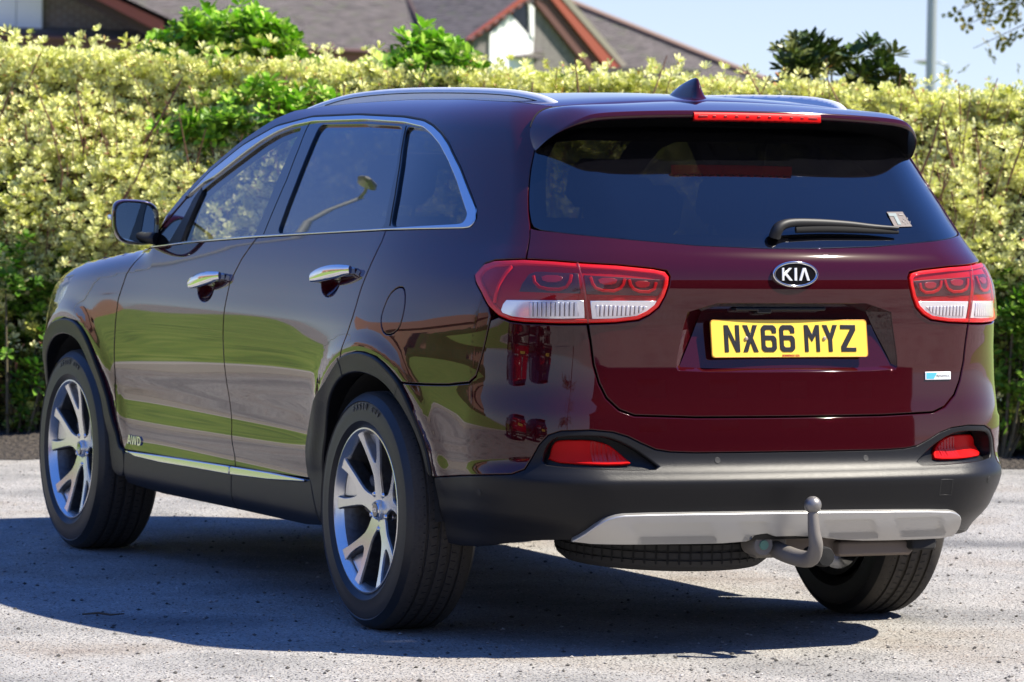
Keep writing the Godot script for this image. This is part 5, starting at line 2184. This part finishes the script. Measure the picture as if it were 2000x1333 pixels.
func shrub(called: String, label: String, at: Vector3, size: Vector3, count: int, mesh: Mesh, cols: Array, seed_: int, up := .9) -> void:
	var rng := RandomNumberGenerator.new()
	rng.seed = seed_
	var base := spot(at.x, 0, at.z)
	var root := node(called, self, base)
	tag(root, label, "shrub")
	var places := []
	var heads := []
	for k in 16:
		var v := Vector3(rng.randf_range(-1, 1), rng.randf_range(-.8, 1), rng.randf_range(-1, 1))
		if v.length() > 1.0:
			v = v.normalized() * rng.randf_range(.7, 1.0)
		v.y *= 1.0 - .35 * absf(v.x)
		heads.append(v)
	for k in count:
		var h: Vector3 = heads[rng.randi() % heads.size()]
		var v := h + Vector3(rng.randfn(), rng.randfn(), rng.randfn()) * .20
		var p := RT * v.x * size.x + Vector3.UP * (at.y + v.y * size.y) - FR * v.z * size.z
		var nn := Vector3.UP * up + v * .6 + Vector3(rng.randf_range(-.5, .5), rng.randf_range(-.3, .3), rng.randf_range(-.5, .5))
		var c: Color = cols[rng.randi() % cols.size()]
		places.append([Transform3D(facing(nn, rng.randf() * TAU, rng.randf_range(.7, 1.2)), p), c * rng.randf_range(.75, 1.2)])
	scatter("crown", mesh, places, root)
	var b := MB.new()
	for h in heads:
		var p: Vector3 = RT * h.x * size.x + Vector3.UP * (at.y + h.y * size.y) - FR * h.z * size.z
		b.tube([Vector3(p.x * .15, 0, p.z * .15), Vector3(p.x * .5, at.y - size.y * 1.2, p.z * .5), p], [.014, .009, .004], [.014, .009, .004], 5, Vector3.UP, false)
	put("stems", b, mat(lin(.09, .075, .04), .85), root)


func shrubs() -> void:
	var gm := leaf_mat(.38, Color(.40, .62, .10))
	var big := leaf_cluster(5, .085, .036, 2, 12, .25, .2).mesh(gm)
	var green := [Color(.26, .44, .04), Color(.36, .55, .07), Color(.17, .33, .025), Color(.46, .62, .12)]
	shrub("leafy_shrub", "bright green leafy shrub rising above the hedge under the brown tiled roof", Vector3(-1.46, 1.96, 21.45), Vector3(.33, .22, .28), 420, big, green, 5)
	shrub("leafy_shrub", "bright green leafy shrub rising above the hedge just in front of the white gable", Vector3(-.58, 1.88, 21.35), Vector3(.36, .22, .28), 430, big, green, 6)
	shrub("leafy_shrub", "bright green shrub growing out through the hedge face above the front of the car roof", Vector3(-1.18, 1.60, 20.90), Vector3(.42, .16, .12), 230, big, green, 7)
	shrub("leafy_shrub", "deep green growth low in the hedge at the edge beside the front wheel arch", Vector3(-2.45, .58, 20.62), Vector3(.34, .42, .10), 220, leaf_cluster(5, .06, .026, 2, 15, .3, .2).mesh(gm), [Color(.06, .14, .015), Color(.09, .2, .02), Color(.13, .25, .03)], 9)
	shrub("leafy_shrub", "fresh green growth low in the hedge beyond the right rear corner of the car", Vector3(2.42, .58, 20.62), Vector3(.30, .36, .10), 230, leaf_cluster(5, .06, .026, 2, 16, .3, .2).mesh(gm), [Color(.16, .28, .03), Color(.24, .36, .06), Color(.11, .22, .02)], 10)
	var dm := leaf_mat(.3, Color(.20, .28, .05))
	var dark := leaf_cluster(6, .105, .032, 2, 14, .5, .25).mesh(dm)
	shrub("dark_shrub", "dark olive shrub with pointed leaves standing up behind the hedge near the lamp column", Vector3(1.64, 1.90, 21.45), Vector3(.25, .23, .2), 105, dark, [Color(.05, .085, .018), Color(.075, .11, .022), Color(.10, .115, .03), Color(.035, .06, .015)], 8, 1.2)


func tree(label: String, at: Vector3, seed_: int) -> void:
	var rng := RandomNumberGenerator.new()
	rng.seed = seed_
	var root := node("tree", self, at)
	tag(root, label, "tree")
	var o := root.position
	var b := MB.new()
	b.tube([Vector3(0, 0, 0), Vector3(.03, 1.5, 0), Vector3(-.03, 3.0, .05), Vector3(0, 4.6, 0), Vector3(.05, 6.2, 0)], [.12, .10, .085, .06, .02], [.12, .10, .085, .06, .02], 12)
	put("trunk", b, mat(lin(.12, .095, .07), .9), root)
	var lm := leaf_mat(.5, Color(.45, .42, .10))
	var leaf := leaf_cluster(4, .050, .032, 1, 31, .2, .15).mesh(lm)
	var places := []
	var limbs := MB.new()
	for k in 46:
		var y0 := rng.randf_range(1.9, 5.6)
		var way := RT * rng.randf_range(-1.0, 1.0) + FR * rng.randf_range(-.8, .8)
		if k < 17:
			way = -RT * rng.randf_range(.85, 1.1) - FR * rng.randf_range(-.25, .3)
			y0 = rng.randf_range(1.95, 3.3)
		way = way.normalized()
		var l := rng.randf_range(1.2, 2.2) if k >= 17 else rng.randf_range(1.5, 2.62)
		var pts := []
		for q in 6:
			var f := q / 5.0
			pts.append(Vector3(0, y0, 0) + way * l * f + Vector3.UP * (.35 * sin(f * 2.2) - .55 * f * f) + Vector3(rng.randf_range(-.05, .05), rng.randf_range(-.05, .05), rng.randf_range(-.05, .05)))
		limbs.tube(pts, [.024, .016, .011, .008, .005, .002], [.024, .016, .011, .008, .005, .002], 5, Vector3.UP, false)
		for q in (70 if k < 17 else 30):
			var f := rng.randf_range(.35, 1.0)
			var i := mini(int(f * 5.0), 4)
			var p: Vector3 = pts[i].lerp(pts[i + 1], f * 5.0 - i) + Vector3(rng.randfn(), rng.randfn() - .3, rng.randfn()) * .075
			var c := Color(.19, .20, .035).lerp(Color(.30, .25, .06), rng.randf())
			places.append([Transform3D(facing(Vector3(rng.randf_range(-1, 1), rng.randf_range(-.2, 1), rng.randf_range(-1, 1)), rng.randf() * TAU, rng.randf_range(.7, 1.25)), p), c * rng.randf_range(.6, 1.1)])
	put("limbs", limbs, mat(lin(.10, .08, .06), .9), root)
	scatter("crown", leaf, places, root)


func lamp_post(label: String, at: Vector3, high: float, r: float, arm: Vector3, group := "") -> void:
	var root := node("lamp_post", self, at)
	tag(root, label, "lamp post", group)
	var m := mat(lin(.40, .42, .44), .42, .55)
	var b := MB.new()
	b.tube([Vector3(0, 0, 0), Vector3(0, 1.2, 0)], [r * 1.35, r * 1.35], [r * 1.35, r * 1.35], 20)
	b.tube([Vector3(0, 1.2, 0), Vector3(0, 1.24, 0), Vector3(0, high, 0)], [r * 1.3, r, r * .85], [r * 1.3, r, r * .85], 20)
	put("column", b, m, root)
	b = MB.new()
	var a := Vector3(0, high - .05, 0)
	b.tube([a, a + arm * .5 + Vector3.UP * .10, a + arm + Vector3.UP * .12], [r * .6, r * .55, r * .5], [r * .6, r * .55, r * .5], 10)
	put("arm", b, m, root)
	b = MB.new()
	var h := a + arm + Vector3.UP * .12
	var along := arm.normalized()
	b.tube([h, h + along * .1, h + along * .35, h + along * .52], [.05, .12, .13, .04], [.03, .06, .065, .02], 14)
	var lh := put("lamp_head", b, mat(lin(.32, .33, .34), .45, .2), root)
	b = MB.new()
	b.tube([h + along * .12 - Vector3.UP * .045, h + along * .25 - Vector3.UP * .06, h + along * .42 - Vector3.UP * .04], [.07, .09, .04], [.02, .03, .015], 12)
	put("lamp_glass", b, mat(lin(.6, .6, .58), .15), lh)


func tiles(b: MB, a: Vector3, along: Vector3, slope: Vector3, wide: float, long_: float, cut: Callable, seed_: int) -> void:
	# plain tiles laid in courses up a slope from the eave
	var rng := RandomNumberGenerator.new()
	rng.seed = seed_
	var up := along.cross(slope).normalized()
	if up.y < 0.0:
		up = -up
	var gauge := .10
	var w := .165
	for j in int(long_ / gauge):
		for i in int(wide / w) + 1:
			var s := (i - .5 * (j % 2)) * w
			var t := j * gauge
			if not cut.call(s + w * .5, t):
				continue
			var tone := rng.randf_range(.78, 1.12)
			var h := .012 + rng.randf_range(-.003, .004)
			var p := a + along * (s + .002) + slope * t + up * h
			var q := a + along * (s + w - .002) + slope * t + up * (h + rng.randf_range(-.003, .003))
			var r := a + along * (s + w - .002) + slope * (t + gauge * 1.15) + up * .002
			var o := a + along * (s + .002) + slope * (t + gauge * 1.15) + up * .002
			var col := Color(.135 * tone, .117 * tone, .107 * tone)
			if rng.randf() < .08:
				col = Color(.12, .12, .085)
			var first := b.v.size()
			for k in [p, q, r, o]:
				b.vert(k, up, Vector2.ZERO, col)
			b.face(first, first + 1, first + 2)
			b.face(first, first + 2, first + 3)
			var fr := -slope
			first = b.v.size()
			for k in [p, q, q - up * .016, p - up * .016]:
				b.vert(k, fr, Vector2.ZERO, col)
			b.face(first, first + 1, first + 2)
			b.face(first, first + 2, first + 3)


func brick_mat(c1: Color, c2: Color, mortar: Color) -> StandardMaterial3D:
	# fine print for brickwork too far away to tell the bricks apart
	var im := Image.create(256, 256, false, Image.FORMAT_RGB8)
	im.fill(mortar)
	var rng := RandomNumberGenerator.new()
	rng.seed = 2
	for j in 16:
		for i in range(-1, 8):
			var c := c1.lerp(c2, rng.randf())
			im.fill_rect(Rect2i(i * 32 + (16 if j % 2 else 0) + 1, j * 16 + 1, 29, 13), c)
	var m := mat(Color.WHITE, .9)
	m.albedo_texture = ImageTexture.create_from_image(im)
	m.uv1_triplanar = true
	m.uv1_scale = Vector3(.55, .83, .55)
	return m


func bungalow() -> void:
	var root := node("bungalow", self, Vector3(CAM.x, 0, CAM.z))
	root.basis = Basis(RT, Vector3.UP, -FR)
	tag(root, "brick bungalow with brown tiled roofs, white panels and rust red bargeboards beyond the hedge", "house")
	var at := func(q: Array, d: float) -> Array:
		var out := []
		for k in range(0, q.size(), 2):
			out.append(Vector3(q[k], q[k + 1], -d))
		return out
	var brick := brick_mat(lin(.20, .145, .12), lin(.14, .11, .10), lin(.27, .25, .23))
	var grey := brick_mat(lin(.16, .145, .135), lin(.115, .105, .10), lin(.22, .21, .2))
	var rust := mat(lin(.27, .062, .036), .5)
	var brown := mat(lin(.10, .042, .034), .6)
	var white := mat(lin(.80, .80, .79), .45)
	var dark := mat(lin(.045, .025, .02), .8)
	var slab := func(called: String, q: Array, d: float, thick: float, m: Material, parent: Node) -> MeshInstance3D:
		var b := MB.new()
		b.prism(at.call(q, d), Vector3(0, 0, -thick))
		return put(called, b, m, parent)
	# main block behind the gables
	slab.call("wall", [-18.9, 0, 3.4, 0, 3.4, 3.25, -18.9, 3.52], 76.8, 0.6, brick, root)
	var tb := MB.new()
	tb.has_c = true
	var tm := mat(Color.WHITE, .88)
	tm.vertex_color_use_as_albedo = true
	var pitch := deg_to_rad(17.0)
	var slope := Vector3(0, sin(pitch), -cos(pitch))
	var along := Vector3(1, -.0305, 0).normalized()
	var e0 := Vector3(-9.68, 3.69, -75.8)
	tiles(tb, e0, along, slope, 11.5, 5.4, func(s: float, t: float) -> bool: return s < 10.2 - t * .05, 3)
	put("roof_tiles", tb, tm, root).set_meta("kind", "stuff")
	var rb := MB.new()
	rb.sheet([[e0 - Vector3(0, .008, 0), e0 + along * 10.2 - Vector3(0, .008, 0)], [e0 + slope * 5.5 - Vector3(0, .008, 0), e0 + along * 10.0 + slope * 5.5 - Vector3(0, .008, 0)]], Vector3(0, 1, .5))
	put("roof", rb, mat(lin(.10, .085, .08), .9), root)
	slab.call("fascia", [-9.9, 3.66, -.6, 3.376, -.6, 3.20, -9.9, 3.48], 75.72, 0.08, brown, root)
	var b := MB.new()
	b.tube([Vector3(-9.9, 3.66, -75.62), Vector3(-.9, 3.385, -75.62)], [.06, .06], [.05, .05], 12)
	put("gutter", b, brown, root)
	b = MB.new()
	b.tube([Vector3(-3.31, 3.42, -75.66), Vector3(-3.31, 3.20, -75.9), Vector3(-3.31, 0, -76.7)], [.04, .04, .04], [.04, .04, .04], 10)
	put("downpipe", b, brown, root)
	# left gable
	var g1 := slab.call("wall", [-17.25, 0, -6.325, 0, -6.325, 3.329, -6.601, 3.881, -7.498, 4.318, -8.418, 4.755, -11.96, 6.434, -17.25, 3.904], 76.36, 0.575, brick, root) as Node3D
	for k in 6:
		var x := -11.42 + k * .475
		slab.call("weather_board", [x, .9, x + .462, .9, x + .462, 5.0, x, 5.0], 76.2, .10, white, root)
	slab.call("window_sill", [-8.579, 3.548, -6.578, 3.571, -6.578, 3.663, -8.579, 3.639], 76.13, 0.23, rust, root)
	slab.call("bargeboard", [-11.96, 6.48, -6.302, 3.927, -6.325, 3.743, -6.509, 3.8, -7.383, 4.237, -11.96, 6.273], 75.26, 0.092, rust, root)
	slab.call("soffit", [-11.96, 6.25, -7.383, 4.237, -6.509, 3.8, -6.394, 3.674, -6.44, 3.582, -7.383, 4.042, -11.96, 6.112], 75.39, 0.966, dark, root)
	b = MB.new()
	b.sheet([[Vector3(-11.96, 6.572, -75.16), Vector3(-6.21, 3.985, -75.16)], [Vector3(-11.96, 6.572, -87.4), Vector3(-6.21, 3.985, -87.4)]], Vector3(.5, 1, 0))
	put("gable_roof", b, mat(lin(.13, .112, .10), .9), root)
	# right gable, turned to face the sun
	var go := Vector3(.3, 0, -76.0)
	var ga := Vector3(.819, 0, -.574)
	var gb := Vector3(-.574, 0, -.819)
	var gable := func(called: String, q: Array, set_back: float, thick: float, m: Material, parent: Node) -> MeshInstance3D:
		var pb := MB.new()
		var pts := []
		for k in range(0, q.size(), 2):
			pts.append(go + ga * q[k] + Vector3.UP * q[k + 1] + gb * set_back)
		pb.prism(pts, gb * thick)
		return put(called, pb, m, parent)
	gable.call("wall", [-1.2, 0, 1.75, 0, 1.75, 3.22, .04, 4.44, -1.2, 3.66], .13, .3, grey, root)
	gable.call("white_panel", [-.86, 3.80, -.43, 4.17, -.32, 4.08, .0, 3.80, .09, 3.74, .10, 1.6, -.85, 1.6], .08, .06, white, root)
	var win := gable.call("window", [-.37, 4.22, -.26, 4.34, -.03, 4.34, .0, 3.83, -.32, 4.10], .10, .03, M.black_gloss, root) as Node3D
	gable.call("window_frame", [-.03, 4.38, .08, 4.31, .09, 3.74, .01, 3.81], .05, .08, white, win)
	gable.call("bargeboard", [.10, 4.61, -.04, 4.46, -1.31, 3.68, -1.46, 3.69, -.11, 4.58], -.05, .06, rust, root)
	gable.call("bargeboard", [.14, 4.61, .46, 4.62, .67, 4.46, 2.0, 3.28, 1.81, 3.12, .40, 4.46], -.05, .06, rust, root)
	gable.call("soffit", [.08, 4.50, .38, 4.44, 1.81, 3.12, 1.43, 3.11, .13, 4.36], .02, .10, brown, root)
	gable.call("verge", [.46, 4.62, .60, 4.66, 2.11, 3.32, 2.0, 3.28], -.07, .6, mat(lin(.22, .20, .16), .9), root)
	# its left slope runs back to the valley
	tb = MB.new()
	tb.has_c = true
	var gs := (ga * .857 + Vector3.UP * .515).normalized()
	var g0 := go + ga * -1.50 + Vector3.UP * 3.63 - gb * .07
	tiles(tb, g0, gb, gs, 8.0, 1.85, func(s: float, t: float) -> bool: return s < 1.1 + t * 1.75, 5)
	put("roof_tiles", tb, tm, root).set_meta("kind", "stuff")
	b = MB.new()
	var low := Vector3(0, -.008, 0)
	b.sheet([[g0 + low, g0 + gs * 1.86 + low], [g0 + gb * 1.1 + low, g0 + gs * 1.86 + gb * 4.3 + low]], Vector3(-.5, 1, 0))
	put("gable_roof", b, mat(lin(.10, .085, .08), .9), root)
	b = MB.new()
	b.tube([g0 + gb * 1.1, g0 + gs * 1.86 + gb * 4.3], [.07, .07], [.03, .03], 6)
	put("valley", b, dark, root)
	# long roof that runs down to the right behind the gable
	tb = MB.new()
	tb.has_c = true
	var ra := Vector3(1.0, 2.8, -78.6)
	var p2 := deg_to_rad(20.0)
	tiles(tb, ra, Vector3(1, 0, 0), Vector3(0, sin(p2), -cos(p2)), 5.6, 6.2, func(s: float, t: float) -> bool: return s < 4.49 - t * .79, 6)
	put("roof_tiles", tb, tm, root).set_meta("kind", "stuff")
	b = MB.new()
	b.sheet([[ra + Vector3(-1.4, -.006, 0), ra + Vector3(4.5, -.006, 0)], [ra + Vector3(-1.4, 6.2 * sin(p2) - .006, -6.2 * cos(p2)), ra + Vector3(-.4, 6.2 * sin(p2) - .006, -6.2 * cos(p2))]], Vector3(0, 1, .5))
	put("roof", b, mat(lin(.12, .102, .094), .9), root)
	b = MB.new()
	b.tube([ra + Vector3(4.5, .02, 0), ra + Vector3(-.40, 6.2 * sin(p2) + .02, -6.2 * cos(p2))], [.13, .13], [.06, .06], 8)
	put("hip_ridge", b, mat(lin(.19, .12, .085), .9), root)
	slab.call("wall", [1.035, 0, 5.2, 0, 5.2, 2.708, 1.035, 2.708], 79.3, 0.69, brick, root)


func surroundings() -> void:
	# what the paint and the glass mirror: the verge and houses to the left, a building and cars behind the camera
	var away := Vector3(-.42, 0, -.907)
	var across := Vector3(-.907, 0, .42)
	var o := Vector3(-.93, 0, -1.0)
	var grass := mat(Color.WHITE, .9)
	grass.albedo_texture = noise_tex(512, .02, FastNoiseLite.TYPE_SIMPLEX, 6, [[0.0, lin(.06, .10, .014)], [.35, lin(.12, .19, .026)], [.65, lin(.17, .24, .035)], [1.0, lin(.27, .30, .08)]], 5)
	grass.uv1_triplanar = true
	grass.uv1_world_triplanar = true
	grass.uv1_scale = Vector3(.21, .21, .21)
	var b := MB.new()
	var a0 := o + away * 5.2 + across * 45
	var a1 := o + away * 5.2 - across * 2
	b.sheet([[a0 + Vector3.UP * .10, a1 + Vector3.UP * .10], [a0 + away * 36 + Vector3.UP * .8, a1 + away * 36 + Vector3.UP * .8]], Vector3.UP)
	b.flat(a0, a1, a1 + Vector3.UP * .10, a0 + Vector3.UP * .10, -away)
	tag(put("grass_verge", b, grass, self), "mown grass verge beside the car park", "", "", "structure")
	b = MB.new()
	b.flat(spot(-5.6, .012, 24.0), spot(60, .012, 24.0), spot(90, .012, 190), spot(-12, .012, 190), Vector3.UP)
	tag(put("lawn", b, grass, self), "lawn round the bungalow beyond the hedge", "", "", "structure")
	b = MB.new()
	b.box((a0 + a1) * .5 - away * .08 + Vector3.UP * .05, Vector3(47, .12, .14), Basis(across, Vector3.UP, across.cross(Vector3.UP)), .015)
	tag(put("kerb", b, mat(lin(.35, .33, .30), .9), self), "pale kerb along the edge of the grass verge", "", "", "structure")
	var wallm := brick_mat(lin(.36, .19, .13), lin(.30, .15, .10), lin(.34, .28, .23))
	var bas := Basis(across, Vector3.UP, across.cross(Vector3.UP))
	for q in [[44.0, 8.0, 20.0, 3.6], [46.0, 32.0, 18.0, 4.4]]:
		var root := node("brick_house", self, o + away * q[0] + across * q[1])
		root.basis = bas
		tag(root, "low red brick house across the grass verge, %s" % ("nearer the hedge" if q[1] < 20 else "farther from the hedge"), "house", "houses across the verge")
		b = MB.new()
		b.box(Vector3(0, q[3] * .5, 0), Vector3(q[2], q[3], 8), Basis(), 0)
		put("wall", b, wallm, root)
		b = MB.new()
		b.prism([Vector3(-q[2] * .5 - .4, q[3], -4.4), Vector3(-q[2] * .5 - .4, q[3], 4.4), Vector3(-q[2] * .5 - .4, q[3] + 2.2, 0)], Vector3(q[2] + .8, 0, 0))
		put("roof", b, mat(lin(.20, .11, .08), .9), root)
		for k in 4:
			for s in [-1, 1]:
				b = MB.new()
				b.box(Vector3(-q[2] * .5 + 2.5 + k * 4.4, 1.6, s * 4.02), Vector3(1.6, 1.3, .06), Basis(), 0)
				var w := put("window", b, M.black_gloss, root)
				b = MB.new()
				b.box(Vector3(-q[2] * .5 + 2.5 + k * 4.4, .92, s * 4.06), Vector3(1.8, .08, .16), Basis(), 0)
				put("sill", b, M.white, w)
	lamp_post("street lamp column standing on the grass verge", Vector3(-5.15, 0, -13.9), 5.4, .036, Vector3(.26, 0, .46))
	# brick hall behind the camera
	var back := Vector3(.42, 0, .907)
	var hall := node("brick_hall", self, Vector3(2, 0, 1) + back * 34)
	hall.basis = Basis(Vector3(.907, 0, -.42), Vector3.UP, back)
	tag(hall, "long brown brick hall across the car park from the tailgate", "building")
	b = MB.new()
	b.box(Vector3(-6, 3.0, 0), Vector3(30, 6.0, 9), Basis(), 0)
	put("wall", b, brick_mat(lin(.17, .085, .06), lin(.12, .065, .05), lin(.2, .17, .15)), hall)
	b = MB.new()
	b.box(Vector3(-6, 6.25, 0), Vector3(30.8, .5, 9.8), Basis(), 0)
	put("roof", b, mat(lin(.12, .09, .08), .9), hall)
	for k in 6:
		b = MB.new()
		b.box(Vector3(-18 + k * 4.6, 2.6, -4.53), Vector3(1.8, 1.5, .06), Basis(), 0)
		put("window", b, M.black_gloss, hall)
	for q in [3.0, 22.0]:
		b = MB.new()
		var rows := []
		var rng := RandomNumberGenerator.new()
		rng.seed = int(q)
		for i in 40:
			var line := []
			for k in 7:
				var a := PI * k / 6.0
				line.append(o + away * (38.0 - 1.1 * cos(a)) + across * (q + i * .45) + Vector3.UP * (.7 + (1.2 + rng.randf_range(-.3, .3)) * sin(a)))
			rows.append(line)
		b.sheet(rows, Vector3.UP)
		tag(put("garden_hedge", b, mat(lin(.035, .05, .012), .95), self), "dark garden hedge in front of the %s brick house across the verge" % ("nearer" if q < 9 else "farther"), "hedge")
	tree("young tree on the grass verge near the street lamp", o + away * 19.0 + across * 9.0, 18)
	tree("young tree across the car park beside the brick hall", Vector3(-9, 0, 15), 19)
	var n := 0
	for q in [[Vector3(-8.2, 0, 2.6), 82.0, lin(.30, .006, .008), "bright red SUV parked across the lane with its tail to the maroon car"], [Vector3(-8.0, 0, 5.6), 86.0, lin(.010, .010, .012), "black SUV parked next to the bright red one"]]:
		var c := car.duplicate() as Node3D
		c.name = "parked_car_%03d" % (n + 1)
		add_child(c, true)
		c.position = q[0]
		c.rotation.y = deg_to_rad(q[1])
		tag(c, q[3], "car")
		var pm := M.paint.duplicate() as StandardMaterial3D
		pm.albedo_color = q[2]
		var todo := [c]
		while todo.size():
			var x: Node = todo.pop_back()
			todo.append_array(x.get_children())
			if x is MeshInstance3D and x.mesh.surface_get_material(0) == M.paint:
				x.material_override = pm
		n += 1


func build_place() -> void:
	ground()
	hedge()
	shrubs()
	tree("young tree whose thin leafy branches hang in from beside the lamp column", spot(5.4, 0, 26.5), 17)
	lamp_post("grey steel lamp column rising behind the hedge beside the tree", spot(4.46, 0, 45), 9.0, .057, -RT * 1.0)
	lamp_post("short distant lamp post with a side arm, farther off than the grey column", spot(11.33, 0, 110), 4.28, .06, -RT * .35)
	bungalow()
	surroundings()


func _ready() -> void:
	var cam := Camera3D.new()
	cam.name = "camera"
	var at := CameraAttributesPhysical.new()
	at.frustum_focal_length = 147.55
	at.frustum_focus_distance = 12.1
	at.exposure_aperture = 9.0
	at.frustum_far = 1500.0
	at.frustum_near = 0.5
	cam.attributes = at
	add_child(cam)
	cam.current = true
	cam.transform = Transform3D(Basis.from_euler(Vector3(deg_to_rad(-2.37786), deg_to_rad(-24.92428), deg_to_rad(0.92423)), EULER_ORDER_YXZ), CAM)
	print(cam.fov)
	var env := Environment.new()
	var sky := Sky.new()
	var sm := ProceduralSkyMaterial.new()
	sm.sky_top_color = Color(0.22, 0.37, 0.65)
	sm.sky_horizon_color = Color(0.645, 0.695, 0.735)
	sm.sky_curve = 0.10
	sm.ground_bottom_color = Color(0.3, 0.3, 0.3)
	sm.ground_horizon_color = Color(0.6, 0.62, 0.62)
	sky.sky_material = sm
	env.background_mode = Environment.BG_SKY
	env.sky = sky
	env.tonemap_mode = Environment.TONE_MAPPER_LINEAR
	env.tonemap_exposure = 2.3
	env.sdfgi_enabled = true
	env.ssao_enabled = true
	env.ssil_enabled = true
	var we := WorldEnvironment.new()
	we.name = "environment"
	we.environment = env
	add_child(we)
	var sun := DirectionalLight3D.new()
	sun.name = "sun"
	sun.light_energy = 1.6
	sun.light_color = Color(1.0, 0.97, 0.91)
	sun.light_angular_distance = 0.5
	sun.shadow_enabled = true
	add_child(sun)
	sun.look_at_from_position(Vector3(.68, 1.0, .44), Vector3.ZERO)
	var t0 := Time.get_ticks_msec()
	build_car()
	print("car ", Time.get_ticks_msec() - t0)
	build_place()
	print("all ", Time.get_ticks_msec() - t0)
